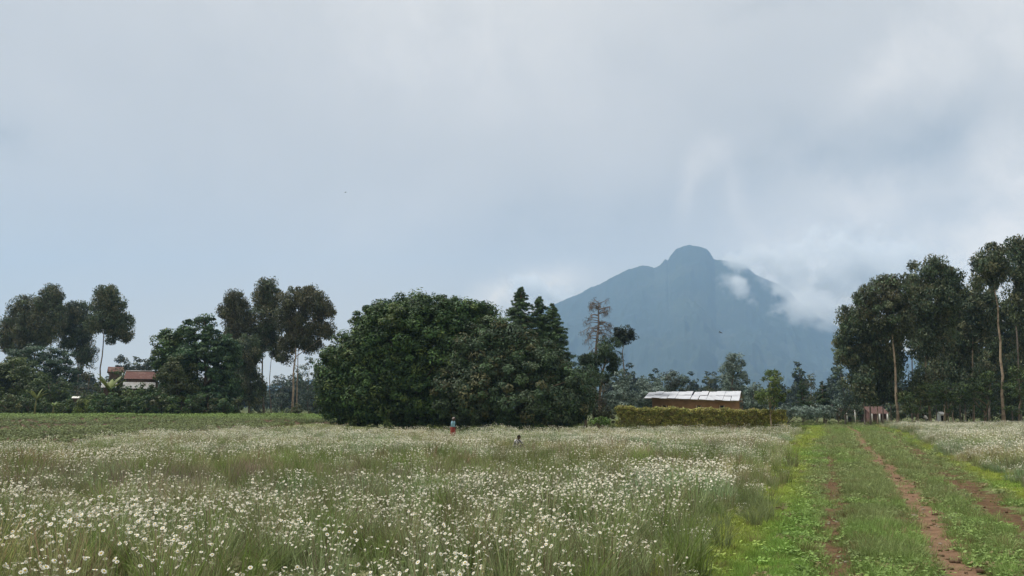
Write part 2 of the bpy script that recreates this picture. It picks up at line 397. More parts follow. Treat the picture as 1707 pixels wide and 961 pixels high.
def build_clouds():
    rng = np.random.RandomState(8)
    m = bpy.data.materials.new('cloud'); m.use_nodes = True; t = m.node_tree; t.nodes.clear()
    tc = N(t, 'ShaderNodeTexCoord'); ob = tc.outputs['Object']; geo = N(t, 'ShaderNodeNewGeometry')
    wn = N(t, 'ShaderNodeTexNoise', ins={'Vector': geo.outputs['Position'], 'Scale': .0045, 'Detail': 3.0})
    ws = N(t, 'ShaderNodeVectorMath', operation='SUBTRACT'); t.links.new(wn.outputs['Color'], ws.inputs[0]); ws.inputs[1].default_value = (.5, .5, .5)
    wa = N(t, 'ShaderNodeVectorMath', operation='MULTIPLY_ADD'); t.links.new(ws.outputs[0], wa.inputs[0]); wa.inputs[1].default_value = (1.5, 1.5, 1.5); t.links.new(ob, wa.inputs[2])
    ln = N(t, 'ShaderNodeVectorMath', operation='LENGTH'); t.links.new(wa.outputs[0], ln.inputs[0]); lo = N(t, 'ShaderNodeVectorMath', operation='LENGTH'); t.links.new(ob, lo.inputs[0])
    n = N(t, 'ShaderNodeTexNoise', ins={'Vector': geo.outputs['Position'], 'Scale': .0085, 'Detail': 7.0, 'Roughness': .6})
    fall = M_(t, 'SUBTRACT', 1.0, ln.outputs['Value'])
    d = M_(t, 'ADD', M_(t, 'MULTIPLY', fall, 1.2), M_(t, 'MULTIPLY', M_(t, 'SUBTRACT', n.outputs[0], .57), 4.2))
    dm = N(t, 'ShaderNodeMapRange', ins={'Value': d, 'From Min': 0.05, 'From Max': .7, 'To Min': 0.0, 'To Max': CLOUD_D})
    edge = N(t, 'ShaderNodeMapRange', ins={'Value': lo.outputs['Value'], 'From Min': .98, 'From Max': .6, 'To Min': 0.0, 'To Max': 1.0})
    v = N(t, 'ShaderNodeVolumePrincipled', ins={'Color': (1, 1, 1, 1), 'Density': M_(t, 'MULTIPLY', dm.outputs[0], edge.outputs[0]), 'Anisotropy': 0.0})
    v.inputs['Density Attribute'].default_value = ''
    o = N(t, 'ShaderNodeOutputMaterial'); t.links.new(v.outputs[0], o.inputs['Volume'])
    import bmesh
    bm = bmesh.new(); bmesh.ops.create_icosphere(bm, subdivisions=3, radius=1.0); me = bpy.data.meshes.new('cloud'); bm.to_mesh(me); bm.free(); me.materials.append(m)
    for px, py, rx, ry, Y, dy, lab in [(1455, 458, 215, 92, 5000, 420, 'bank of pale cloud hiding the right shoulder of the mountain'), (1325, 508, 70, 48, 4450, 230, 'puff of white cloud drifting on the right flank of the mountain'),
                              (1230, 482, 52, 24, 4450, 180, 'small wisp of cloud on the mountain face below the summit'), (1228, 440, 46, 22, 4900, 180, 'shred of cloud at the right foot of the summit dome'),
                              (1300, 452, 90, 46, 4950, 240, 'low cloud spilling over the upper right ridge of the mountain'), (1375, 520, 80, 40, 4700, 240, 'cloud lying on the lower right ridge beside the gum grove'), (905, 490, 110, 34, 5900, 300, 'pale cloud behind the left foot of the mountain')]:
        c = P(px, py, Y); k = Y / F; o = bpy.data.objects.new('cloud', me); C.objects.link(o); o.location = c; o.scale = (rx * k, dy, ry * k); o.rotation_euler = (0, math.radians(28) if rx < 100 else math.radians(14), 0); o['label'] = lab; o['category'] = 'cloud'
CLOUD_D = .012
build_clouds()

# ------------------------------------------------------------------ leaves and trees
def unit(v): return v / (np.linalg.norm(v, axis=-1, keepdims=True) + 1e-9)
def add_leaves(b, Pp, Nn, L, Wd, col, rng, droop=0.0, mi=0):
    n = len(Pp); R = rng.normal(size=(n, 3)); R[:, 2] -= droop
    A = R - Nn * np.sum(R * Nn, axis=1)[:, None]
    if droop > 1: A = R
    A = unit(A); B = unit(np.cross(Nn, A)); L = np.broadcast_to(L, (n,))[:, None]; Wd = np.broadcast_to(Wd, (n,))[:, None]
    v = np.stack([Pp - A * L * .4, Pp + B * Wd * .5 + A * L * .02, Pp + A * L * .6, Pp - B * Wd * .5 + A * L * .02], axis=1).reshape(-1, 3)
    f = np.arange(n * 4).reshape(n, 4)
    b.add(v, f, np.repeat(col, 4, axis=0), mi)
def clump_leaves(b, centers, rads, outs, n, L, Wd, palette, rng, droop=0, flat=.75, up=.5, jit=.8, shell=.5, cvar=.25):
    K = len(centers)
    D = unit(rng.normal(size=(K, n, 3))); r = shell + (1 - shell) * rng.rand(K, n, 1) ** .6
    off = D * r * rads[:, None, None]; off[:, :, 2] *= flat
    Pp = centers[:, None, :] + off
    Nn = unit(D + .6 * outs[:, None, :] + np.array([0, 0, up]) + rng.normal(size=(K, n, 3)) * jit)
    pal = np.asarray(palette, float)
    ci = rng.randint(0, len(pal), K); cb = pal[ci] * (1 + cvar * rng.normal(size=(K, 1)).clip(-1.5, 1.8))
    col = cb[:, None, :] * (1 + .28 * rng.normal(size=(K, n, 1)).clip(-2, 2.5))
    alt = pal[rng.randint(0, len(pal), (K, n))]; w = (rng.rand(K, n, 1) < .2)
    col = np.where(w, alt, col).clip(.006, .6)
    s = rng.uniform(.7, 1.25, K * n)
    add_leaves(b, Pp.reshape(-1, 3), Nn.reshape(-1, 3), L * s, Wd * s, col.reshape(-1, 3), rng, droop)
def blob_clumps(blobs, per, rng, rc, inner=.45):
    """blobs: (centre(3), radii(3)); clump centres fill the blobs, thicker towards the outside"""
    cs, rs, os_ = [], [], []
    for (c, r) in blobs:
        c = np.asarray(c, float); r = np.asarray(r, float)
        k = max(5, int(1.5 * per * (r[0] * r[2] * 1.0) ** .9))
        D = unit(rng.normal(size=(k, 3))); q = (inner + (1.12 - inner) * rng.rand(k, 1) ** .6)
        rr = rc * rng.uniform(.45, 1.3, k)
        inset = np.maximum(.45, 1 - rr[:, None] / r.max() * .5)
        cs.append(c + D * q * r * inset); rs.append(rr); os_.append(D)
    return np.concatenate(cs), np.concatenate(rs), np.concatenate(os_)
EUC = [(.075, .112, .060), (.095, .122, .066), (.060, .090, .056), (.13, .135, .075)]
EUCB = [(.088, .10, .058), (.11, .108, .062), (.072, .09, .054)]
BLUE = [(.155, .21, .18), (.115, .165, .14), (.23, .29, .25)]
DEEP = [(.046, .095, .030), (.062, .118, .036), (.036, .075, .028), (.10, .145, .044)]
MIXED = [(.054, .10, .042), (.068, .115, .050), (.040, .070, .036), (.052, .09, .045), (.078, .11, .062), (.044, .078, .04), (.06, .092, .05), (.095, .098, .045)]
OLIVE = [(.075, .085, .030), (.060, .078, .028), (.090, .095, .040)]
MID = [(.065, .105, .036), (.05, .085, .032), (.085, .125, .042)]
CONI = [(.075, .13, .06), (.095, .155, .07), (.058, .10, .05)]
LIME = [(.12, .17, .035), (.09, .14, .03), (.15, .19, .05)]
GREY = [(.085, .10, .082), (.07, .085, .07), (.11, .12, .10)]
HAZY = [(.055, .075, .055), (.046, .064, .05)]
_seed = [100]
def tree(name, label, cat, base_px, Y, blobs, pal, leaf=(.34, .11), per=2.6, rc=.9, n=60, droop=0, trunk=None, tr=.22, bark=None, depth=1.0,
         group=None, limbs=10, leafmat=None, flat=.75, up=.5, jit=.8, inner=.45, cvar=.25, base_x=None):
    """blobs in photo pixels (px, py, rx, ry[, dy metres]) at distance Y; trunk: list of pixel points from the foot up"""
    _seed[0] += 1; rng = np.random.RandomState(_seed[0]); k = Y / F
    bx = P(base_px, 690, Y)[0]; bz = gz(bx, Y) - .15; root = np.array([bx, Y, bz])
    t = thing(name, label, cat, root, group)
    if trunk is None:
        lo = max(blobs, key=lambda q: q[1] + q[3]); wx = max(q[2] for q in blobs); yb = (lo[1] + 694) / 2
        if lo[1] + lo[3] * .6 < 690: blobs = list(blobs) + [(base_px, yb, wx * .75, max(6, (694 - lo[1]) * .55))]
    B3 = []
    for q in blobs:
        c = P(q[0], q[1], Y); dy = q[4] if len(q) > 4 else rng.uniform(-.35, .35) * q[2] * k
        c[1] += dy; B3.append((c, (1.08 * q[2] * k, .5 * (q[2] + min(q[2], q[3])) * k * depth, 1.08 * q[3] * k)))
    cs, rs, os_ = blob_clumps(B3, per, rng, rc, inner)
    low = gz(bx, Y) + .15
    keep = cs[:, 2] > low; cs, rs, os_ = cs[keep], rs[keep], os_[keep]
    b = MB(); clump_leaves(b, cs - root, rs, os_, n, leaf[0], leaf[1], pal, rng, droop, flat, up, jit, .45, cvar)
    b.build('crown', leafmat or LEAF, t)['kind'] = 'stuff'
    tops = [c for c, r in B3]
    top = max(tops, key=lambda c: c[2])
    if trunk:
        pts = [np.array([P(x, y, Y)[0], Y, P(x, y, Y)[2]]) for x, y in trunk]
        pts[0] = root.copy()
    else:
        pts = [root, root * .45 + top * .55, top]
        pts[1] = pts[1] + np.array([rng.uniform(-.3, .3), rng.uniform(-.3, .3), 0])
    pts = np.array(pts)
    # resample and wobble
    d = np.concatenate([[0], np.cumsum(np.linalg.norm(np.diff(pts, axis=0), axis=1))]); q = np.linspace(0, d[-1], 11)
    pp = np.column_stack([np.interp(q, d, pts[:, i]) for i in range(3)]); pp[1:-1, :2] += rng.normal(size=(9, 2)) * tr * .35
    rad = tr * (1 - .8 * np.linspace(0, 1, 11)) ; rad[0] *= 1.5; rad[1] *= 1.08
    b = MB(); b.tube(pp - root, rad, 8); b.build('trunk', bark or BARK, t, smooth=True)
    if limbs:
        b = MB(); idx = rng.permutation(len(cs))[:limbs]
        for i in idx:
            c = cs[i]; zt = pp[:, 2]; zz = max(zt[0] + .25 * (zt[-1] - zt[0]), c[2] - abs(rng.uniform(.6, 1.3)) * (np.hypot(*(c - top)[:2]) * .7 + .8))
            j = int(np.clip(np.searchsorted(zt, zz), 1, 9)); s0 = pp[j]
            mid = (s0 + c) / 2 + np.array([0, 0, .25 * np.linalg.norm(c - s0) * rng.uniform(-.1, .4)]) + rng.normal(size=3) * .15
            r0 = rad[j] * .5 + .02
            b.tube(np.array([s0, mid, c]) - root, [r0, r0 * .6, .015], 5)
        if b.n: b.build('limb', bark or BARK, t, smooth=True)['kind'] = 'stuff'
    return t

exec_trees = True
def build_big_trees():
    # the great broad canopy, two trees grown together
    tree('broadleaf_tree', 'huge broad deep green tree whose dome rises behind the standing person', 'tree', 690, 88,
         [(600, 628, 70, 72), (640, 585, 70, 70), (560, 640, 34, 55), (700, 560, 85, 62), (735, 545, 70, 45), (790, 555, 55, 50), (660, 655, 95, 50), (590, 672, 48, 26),
          (745, 630, 90, 75, -1.5), (680, 600, 95, 80), (800, 600, 60, 75, 1.5), (610, 590, 45, 42), (620, 694, 66, 14, 1.5), (700, 696, 70, 14, 2.5), (770, 698, 70, 12, 3), (575, 655, 40, 40), (720, 522, 80, 24), (770, 530, 52, 28), (750, 580, 70, 60), (640, 545, 50, 30), (650, 520, 40, 22), (560, 605, 24, 26)],
         DEEP, (.36, .15), per=6.4, rc=.95, n=105, trunk=[(690, 705), (692, 640), (700, 560)], tr=.6, leafmat=GLEAF, up=.7, jit=.55, depth=.62, limbs=24, inner=.62, cvar=.36)
    tree('broadleaf_tree', 'wide grey green tree tipped with rusty new leaves at the right of the canopy', 'tree', 880, 84,
         [(800, 605, 66, 62), (848, 598, 52, 54), (892, 618, 48, 50), (928, 645, 42, 42), (955, 662, 32, 38), (870, 655, 95, 52, -2), (790, 655, 60, 46, -1.5), (822, 560, 34, 34), (860, 565, 26, 24),
          (920, 672, 62, 32, -1), (840, 678, 100, 22), (820, 698, 60, 12, 3), (900, 696, 70, 14, 2), (945, 694, 34, 16, 1), (968, 650, 18, 34)],
         MIXED, (.36, .145), per=6.4, rc=.9, n=105, trunk=[(884, 712), (880, 650), (860, 580)], tr=.55, leafmat=GLEAF, up=.6, jit=.6, depth=.62, limbs=20, inner=.62, cvar=.24)
build_big_trees()

def conifer(label, px, top, bot, half, Y, pal, nb=60, droop=.3, name='cypress_tree', group=None, cat='tree', leaf=(.36, .06), n=34, tr=.16, sparse=1.0, taper=.9, rc=.42):
    """a spire of whorled branches carrying needle sprays"""
    _seed[0] += 1; rng = np.random.RandomState(_seed[0]); k = Y / F
    T = P(px, top, Y); bx = T[0]; bz = gz(bx, Y) - .1; root = np.array([bx, Y, bz]); zb = P(px, bot, Y)[2]
    t = thing(name, label, cat, root, group); b = MB(); lb = MB()
    cs, rs, os_ = [], [], []
    for i in range(nb):
        f = rng.rand() ** .8; z = zb + (T[2] - zb) * f; a = rng.uniform(0, 6.283)
        ln = half * k * ((1 - f) ** taper + .05) * rng.uniform(.6, 1.15)
        tip = np.array([bx + math.cos(a) * ln, Y + math.sin(a) * ln, z + ln * (.15 - droop) + rng.uniform(-.1, .2)])
        lb.tube(np.array([[bx, Y, z], [(bx + tip[0]) / 2, (Y + tip[1]) / 2, (z + tip[2]) / 2 + ln * .08], tip]) - root, [.05, .03, .01], 4)
        m = max(1, int(ln / .32))
        for j in range(m):
            q = (j + .8) / m
            cs.append(np.array([bx, Y, z]) * (1 - q) + tip * q); rs.append(rc * (.3 + .7 * (1 - f)) * rng.uniform(.7, 1.2)); os_.append(unit(tip - np.array([bx, Y, z])))
    cs.append(T + np.array([0, 0, -.3])); rs.append(.16); os_.append(np.array([0, 0, 1.]))
    cs = np.array(cs); rs = np.array(rs); os_ = np.array(os_)
    clump_leaves(b, cs - root, rs, os_, int(n * sparse), leaf[0], leaf[1], pal, rng, droop * 2, .6, .5, .6, .1, .25)
    b.build('crown', NEEDLE, t)['kind'] = 'stuff'; lb.build('limb', BARK, t)['kind'] = 'stuff'
    q = MB(); q.tube(np.array([root, (root + T) / 2, T]) - root, [tr, tr * .6, .02], 7); q.build('trunk', BARK, t, smooth=True)
    return t
conifer('tallest dark cypress spire showing above the big canopy', 868, 480, 620, 56, 100, CONI, 260, taper=.8, rc=.5, n=36)
conifer('middle cypress spire of the three above the canopy', 899, 495, 620, 48, 101, CONI, 230, taper=.8, rc=.46, n=36)
conifer('right hand cypress spire, at the canopy edge below the mountain slope', 921, 508, 640, 52, 100, CONI, 260, taper=.8, rc=.5, n=36)

# --- trees between the canopy and the house
def bare_tree():
    _seed[0] += 1; rng = np.random.RandomState(_seed[0]); Y = 108; T = P(997, 502, Y); bx = P(990, 690, Y)[0]; root = np.array([bx, Y, gz(bx, Y) - .1])
    t = thing('dying_conifer', 'tall nearly bare conifer with grey drooping branches', 'tree', root); q = MB(); lb = MB(); b = MB()
    pts = np.array([root, P(992, 600, Y), P(998, 540, Y), T]); pts[:, 1] = Y
    q.tube(pts - root, [.28, .2, .13, .03], 8); q.build('trunk', GREYBARK, t, smooth=True)
    cs, rs = [], []
    for i in range(70):
        f = rng.rand(); z = P(990, 592, Y)[2] * (1 - f) + (T[2] - .2) * f; a = rng.uniform(0, 6.283)
        ln = 2.5 * (1 - abs(f - .45) * .9) * rng.uniform(.5, 1.1); x0 = np.interp(z, pts[:, 2], pts[:, 0])
        d = np.array([math.cos(a), math.sin(a), 0]); s0 = np.array([x0, Y, z])
        p1 = s0 + d * ln * .5 + np.array([0, 0, ln * (.04 + .3 * max(0, f - .5))]); p2 = s0 + d * ln + np.array([0, 0, ln * (-.22 + 1.6 * max(0, f - .55))])
        lb.tube(np.array([s0, p1, p2]) - root, [.06, .045, .014], 4)
        for j in range(7):
            w = rng.uniform(.4, 1); s = (p1 * (1 - w) + p2 * w); lb.tube(np.array([s, s + np.array([rng.normal() * .2, rng.normal() * .2, -.35]), s + np.array([rng.normal() * .3, rng.normal() * .3, -.8 * rng.uniform(.6, 1.2)])]) - root, [.024, .017, .007], 3)
        if rng.rand() < .7: cs.append(p2); rs.append(.35)
    lb.build('limb', GREYBARK, t)['kind'] = 'stuff'
    cs = np.array(cs); clump_leaves(b, cs - root, np.array(rs), np.zeros_like(cs), 14, .3, .05, [(.07, .075, .06), (.06, .055, .045)], rng, 1.5, 1.2, .2, .8, .1)
    b.build('crown', NEEDLE, t)['kind'] = 'stuff'
bare_tree()
tree('umbrella_conifer', 'dark green conifer with drooping boughs in front of the bare conifer', 'tree', 1000, 104, [(1015, 585, 20, 24), (1003, 605, 28, 16), (978, 600, 14, 12), (1026, 610, 7, 22), (975, 625, 9, 22), (998, 630, 22, 16)],
     [(.045, .08, .036), (.06, .10, .045), (.036, .06, .03)], (.5, .09), per=5.5, rc=.75, n=110, droop=1.2, trunk=[(1000, 692), (1001, 640), (1012, 580)], tr=.3, bark=PALEBARK, flat=.7, limbs=10)
tree('tufted_tree', 'slender bare trunk tree with a dark palm like tuft on top', 'tree', 1040, 106, [(1040, 553, 17, 9), (1028, 559, 12, 6), (1052, 561, 10, 6), (1042, 567, 10, 8), (1040, 560, 16, 8)],
     [(.022, .036, .024), (.03, .045, .028)], (.5, .12), per=9, rc=.5, n=50, trunk=[(1041, 692), (1040, 610), (1038, 585), (1041, 556)], tr=.16, bark=GREYBARK, limbs=14, up=.8)
tree('wattle_shrub', 'dull grey shrub with sparse pinkish twigs behind the dark rounded bush', 'shrub', 1004, 100, [(1005, 650, 20, 24), (990, 665, 16, 18), (1018, 668, 12, 18)], GREY + [(.09, .075, .06)], (.3, .07), per=4, rc=.55, n=32, limbs=16, tr=.1)
tree('juniper_bush', 'dark hanging foliage tree at the right shoulder of the canopy', 'tree', 975, 98, [(968, 640, 20, 28), (985, 630, 14, 22), (975, 665, 18, 22)], CONI, (.4, .07), per=4, rc=.7, n=60, droop=1.0, tr=.18)
bl = dict(leaf=(.32, .14), rc=.62, n=50, per=6, bark=GREYBARK)
tree('blue_gum', 'blue green young gum left of the brown house, below the tufted tree', 'tree', 1036, 98, [(1037, 655, 22, 28), (1037, 634, 14, 18), (1024, 666, 16, 16), (1050, 666, 16, 16)], BLUE, tr=.12, **bl)
tree('blue_gum', 'small blue green gum at the left gable of the brown house', 'tree', 1082, 112, [(1080, 656, 22, 22), (1078, 642, 13, 14), (1064, 668, 18, 16), (1095, 660, 16, 16)], BLUE, tr=.1, **bl)
tree('blue_gum', 'rounded grey green gum rising behind the left half of the metal roof', 'tree', 1122, 125, [(1120, 641, 26, 20), (1106, 650, 20, 16), (1138, 650, 20, 16), (1120, 665, 38, 16), (1119, 632, 16, 12)], BLUE[:2] + GREY[:1], tr=.14, **bl)
tree('feathery_tree', 'hazy olive feathery tree behind the right half of the metal roof', 'tree', 1190, 135, [(1190, 646, 17, 20), (1181, 658, 14, 14), (1201, 656, 14, 14)], OLIVE, (.34, .05), per=4, rc=.6, n=34, tr=.1)
tree('blue_gum', 'tallest blue grey gum, behind the right end of the metal roof', 'tree', 1224, 116, [(1222, 606, 18, 20), (1226, 632, 23, 28), (1213, 636, 16, 28), (1238, 655, 17, 24), (1224, 670, 26, 22), (1222, 595, 11, 11)], BLUE, tr=.16, **bl)
tree('fruit_tree', 'round topped light green tree on a thin pale trunk before the hedge end', 'tree', 1285, 80, [(1287, 622, 14, 10), (1283, 640, 20, 17), (1284, 660, 25, 20), (1270, 660, 16, 16), (1298, 655, 15, 16)],
     [(.095, .14, .038), (.07, .11, .036), (.13, .16, .055)], (.26, .11), per=7, rc=.42, n=44, trunk=[(1286, 712), (1284, 680), (1285, 625)], tr=.07, bark=PALEBARK)
tree('blue_gum', 'low blue green gum between the house and the round topped tree', 'shrub', 1256, 100, [(1256, 662, 18, 22), (1246, 676, 16, 14), (1270, 670, 12, 16)], BLUE, tr=.1, **bl)
for i, (px, Y, lab) in enumerate([(1312, 100, 'squat blue green bush touching the right end of the hedge'), (1336, 104, 'blue green bush in front of the two dark conifers'), (1376, 106, 'pale blue green bush left of the track head'), (1358, 110, 'hazy blue green bush between the two dark conifers')]):
    tree('gum_shrub', lab, 'shrub', px, Y, [(px, 686, 16, 12), (px - 9, 690, 11, 9), (px + 9, 688, 11, 10)], BLUE, tr=.07, **bl)
conifer('left of the two dark green conifers near the track head', 1336, 632, 690, 22, 128, [(.04, .07, .03), (.05, .085, .036)], 60, group=None)
conifer('right of the two dark green conifers, nearer the tall gum grove', 1370, 636, 694, 27, 122, [(.036, .066, .03), (.05, .08, .034)], 70)
tree('column_tree', 'narrow olive column tree fading in the haze between the conifers', 'tree', 1352, 190, [(1352, 630, 6, 10), (1352, 650, 9, 18), (1354, 672, 12, 14)], OLIVE, (.4, .14), per=3, rc=.8, n=40, tr=.14)
tree('blue_gum', 'blue green gum leaning in front of the grove at its left edge', 'tree', 1408, 112, [(1401, 625, 11, 18), (1405, 650, 17, 22), (1418, 660, 14, 20), (1398, 668, 12, 16), (1412, 680, 14, 12)], BLUE[:2] + EUC[:1], (.34, .12), per=4, rc=.6, n=44, tr=.13, bark=GREYBARK)
tree('scrub_bush', 'brownish twiggy bush at the end of the track', 'shrub', 1395, 108, [(1392, 684, 14, 12), (1408, 688, 14, 9)], GREY + [(.07, .05, .04)], (.24, .07), per=5, rc=.4, n=26, limbs=14, tr=.06)

# --- the gum grove on the right
def euc(label, foot, Y, blobs, trunk, pal=EUC, tr=.22, bark=PALEBARK, per=2.4, n=64, name='eucalyptus_tree', group=None, limbs=14, rc=.85):
    return tree(name, label, 'tree', foot, Y, blobs, pal, (.42, .15), per=per * 2.3, rc=rc * 1.05, n=int(n * 1.15), droop=1.3, trunk=trunk, tr=tr * .72, bark=bark, limbs=limbs, flat=.95, up=.35, jit=.9, inner=.35, group=group, cvar=.34)
euc('gum whose dark lower boughs reach left over the mountain foot', 1450, 106, [(1420, 560, 28, 22), (1410, 590, 20, 22), (1440, 540, 26, 30), (1415, 535, 16, 22), (1440, 600, 26, 30), (1460, 580, 26, 40), (1432, 630, 22, 20), (1455, 645, 20, 22), (1402, 568, 14, 8)], [(1454, 703), (1449, 640), (1440, 530)], EUC, .16, GREYBARK, per=3.2)
euc('gum with a bright straight trunk at the left of the grove', 1495, 100, [(1475, 475, 18, 20), (1450, 500, 26, 24), (1495, 490, 30, 30), (1475, 525, 34, 34), (1500, 545, 26, 28), (1440, 525, 20, 20)], [(1496, 703), (1491, 600), (1487, 540), (1478, 470)], EUCB + EUC[:1], .24, per=2.8)
euc('tallest gum in the middle of the grove, just right of a bare leader', 1550, 104, [(1560, 445, 20, 20), (1540, 470, 24, 28), (1580, 470, 24, 26), (1555, 500, 36, 40), (1590, 510, 20, 30), (1530, 515, 24, 36), (1560, 555, 34, 34), (1536, 575, 24, 26)], [(1547, 703), (1542, 620), (1548, 540), (1560, 440)], EUC, .22, per=2.8)
euc('slim gum with one thin leader poking above its neighbours', 1520, 118, [(1521, 445, 3, 8), (1522, 475, 12, 18), (1518, 510, 20, 30), (1525, 550, 22, 36)], [(1518, 702), (1520, 600), (1521, 440)], EUC, .15, GREYBARK, per=2.6)
euc('gum with a yellowish trunk right of the tallest middle gum', 1573, 110, [(1590, 490, 22, 34), (1600, 530, 22, 40), (1580, 580, 24, 34), (1608, 575, 20, 36)], [(1576, 703), (1572, 620), (1574, 560), (1590, 480)], EUC, .18, per=2.8)
euc('leaning gum with a tall pale trunk under a high open crown', 1672, 98, [(1652, 425, 24, 20), (1640, 445, 22, 22), (1668, 440, 22, 24), (1630, 470, 10, 12), (1660, 465, 26, 14)], [(1673, 703), (1668, 600), (1662, 510), (1656, 470), (1655, 430)], EUC + EUCB[:1], .26, per=2.6)
euc('tall gum at the right edge of the photo beside the leaning gum', 1700, 102, [(1692, 420, 18, 22), (1708, 430, 20, 32), (1690, 460, 18, 24), (1715, 480, 24, 40), (1698, 510, 20, 40)], [(1700, 703), (1697, 600), (1692, 500), (1694, 425)], EUC, .2, GREYBARK, per=2.7)
euc('gum with a short bright stretch of trunk in the middle right of the grove', 1622, 108, [(1630, 490, 16, 22), (1618, 520, 22, 30), (1640, 530, 24, 40), (1625, 565, 24, 24)], [(1626, 703), (1622, 640), (1620, 590), (1628, 490)], EUC, .18, per=2.8)
euc('dense dark gum behind the leaning pale trunk', 1648, 120, [(1650, 520, 24, 30), (1672, 540, 24, 40), (1640, 580, 28, 36), (1668, 600, 26, 34), (1690, 570, 26, 40), (1650, 500, 12, 20)], [(1650, 701), (1652, 600), (1655, 510)], EUC, .18, GREYBARK, per=3)
euc('hazy dark gum at the back filling the grove centre', 1600, 130, [(1600, 560, 30, 40), (1575, 540, 30, 40), (1612, 610, 26, 30), (1585, 610, 26, 30), (1550, 610, 20, 30)], [(1601, 700), (1600, 640), (1598, 540)], EUC[:3], .18, GREYBARK, per=3)
euc('dark gum at the back on the right border of the picture', 1715, 122, [(1700, 590, 24, 40), (1720, 560, 30, 50), (1690, 630, 24, 24), (1715, 640, 24, 26)], [(1712, 701), (1714, 620), (1715, 540)], EUC, .18, GREYBARK, per=3)
euc('young dark gum with thin stem behind the bright trunk', 1470, 116, [(1478, 560, 24, 34), (1465, 610, 22, 26), (1485, 600, 20, 30), (1470, 645, 18, 18)], [(1474, 702), (1472, 640), (1476, 560)], EUC, .14, GREYBARK, per=3)
for i, (px, lab) in enumerate([(1440, 'leftmost slender dark sapling of the grove edge'), (1462, 'slender dark sapling with a straight stem left of the bright trunk'), (1484, 'dark sapling stem close beside the bright trunk'), (1530, 'dark slender sapling behind the bending person'),
                               (1560, 'slender sapling right of the bending person'), (1588, 'slender sapling in the grove middle before the white shed'), (1608, 'dark sapling between the white shed and the short bright trunk'), (1640, 'slender dark sapling left of the stout dark stem'), (1686, 'sapling stem between the leaning gum and the photo edge')]):
    Y = 101 + (i * 7) % 9
    euc(lab, px, Y, [(px + 2, 640 - (i % 3) * 14, 14, 26), (px - 6, 655, 12, 16), (px + 8, 660, 10, 14)], [(px + (3 if i % 2 else -4), 704), (px, 660), (px + 2, 630)], EUC, .12, (GREYBARK, PALEBARK)[i % 2], per=3.0, name='eucalyptus_sapling', limbs=8)
mk = dict(leaf=(.30, .11), rc=.6, n=50, per=4.2)
tree('understory_bush', 'olive green bushy tree at the foot of the grove left of the bending person', 'tree', 1520, 98, [(1520, 660, 22, 18), (1506, 668, 14, 12), (1538, 652, 18, 20), (1525, 676, 22, 9)], OLIVE[:2] + MID, tr=.1, **mk)
tree('understory_bush', 'green bushy tree right of the bending person under the gums', 'tree', 1580, 100, [(1580, 650, 22, 20), (1600, 660, 18, 16), (1566, 664, 14, 12)], MID, tr=.1, **mk)
tree('understory_bush', 'bushy tree with a stout dark stem right of centre in the grove', 'tree', 1637, 99, [(1635, 645, 24, 18), (1650, 640, 18, 22), (1620, 652, 14, 12)], MID + EUC[:1], tr=.16, **mk)
tree('understory_bush', 'bright green bushy tree by the right edge of the picture', 'tree', 1696, 97, [(1697, 625, 16, 20), (1710, 640, 18, 22), (1688, 650, 16, 16)], MID, tr=.12, **mk)

# --- left side
LF = 128
euc('leftmost dark gum with a rounded crown on the left skyline', 32, 165, [(40, 515, 26, 22), (22, 540, 22, 24), (15, 565, 14, 20), (50, 545, 26, 28), (35, 570, 28, 24)], [(36, 688), (38, 600), (40, 520)], EUCB + EUC, .3, GREYBARK, per=2.5, n=84, rc=1.1)
euc('dark gum with the tallest peak in the left skyline group', 84, 165, [(86, 492, 18, 16), (75, 510, 18, 20), (95, 515, 16, 22), (84, 540, 24, 30), (70, 560, 18, 20)], [(84, 688), (84, 600), (86, 500)], EUCB + EUC, .28, GREYBARK, per=2.5, n=84, rc=1.1)
euc('hazy gum in the middle of the left skyline group', 128, 175, [(128, 520, 22, 20), (110, 540, 20, 24), (140, 545, 20, 26), (120, 565, 26, 24), (140, 590, 18, 18)], [(130, 688), (130, 600), (128, 530)], EUC + HAZY, .26, GREYBARK, per=2.5, n=84, rc=1.1)
euc('tall gum on a bare leaning trunk above the rusty roofs', 165, 150, [(180, 492, 20, 18), (168, 508, 18, 18), (192, 515, 18, 22), (180, 535, 26, 22), (208, 540, 14, 22), (160, 540, 14, 16), (212, 560, 8, 12), (188, 562, 10, 12)], [(164, 688), (169, 600), (174, 560), (180, 500)], EUC, .26, GREYBARK, per=2.6, n=84, rc=1.0)
tree('acacia_tree', 'spreading blue green layered tree at the left below the skyline gums', 'tree', 78, 140, [(60, 590, 40, 16), (95, 600, 30, 18), (35, 600, 24, 16), (75, 615, 46, 22), (100, 630, 30, 20)], [(.05, .092, .056), (.065, .112, .066), (.04, .075, .048)], (.34, .16), per=5, rc=.95, n=80, tr=.3, up=1.0, flat=.5)
tree('broadleaf_tree', 'yellowish green tree at the left border of the picture', 'tree', 20, 132, [(20, 612, 34, 16), (0, 625, 30, 20), (45, 625, 26, 16), (25, 645, 46, 24), (-20, 650, 40, 34)], [(.09, .125, .034), (.07, .105, .032), (.05, .08, .028)], (.36, .16), per=5, rc=.9, n=80, tr=.3, up=.9, flat=.55)
tree('broadleaf_tree', 'low dark tree between the banana plant and the rusty roof', 'tree', 90, 129, [(85, 640, 28, 16), (70, 650, 22, 18), (105, 655, 24, 18), (88, 665, 34, 16)], MID, (.32, .15), per=3.4, rc=.75, n=64, tr=.2, up=.8, flat=.6)
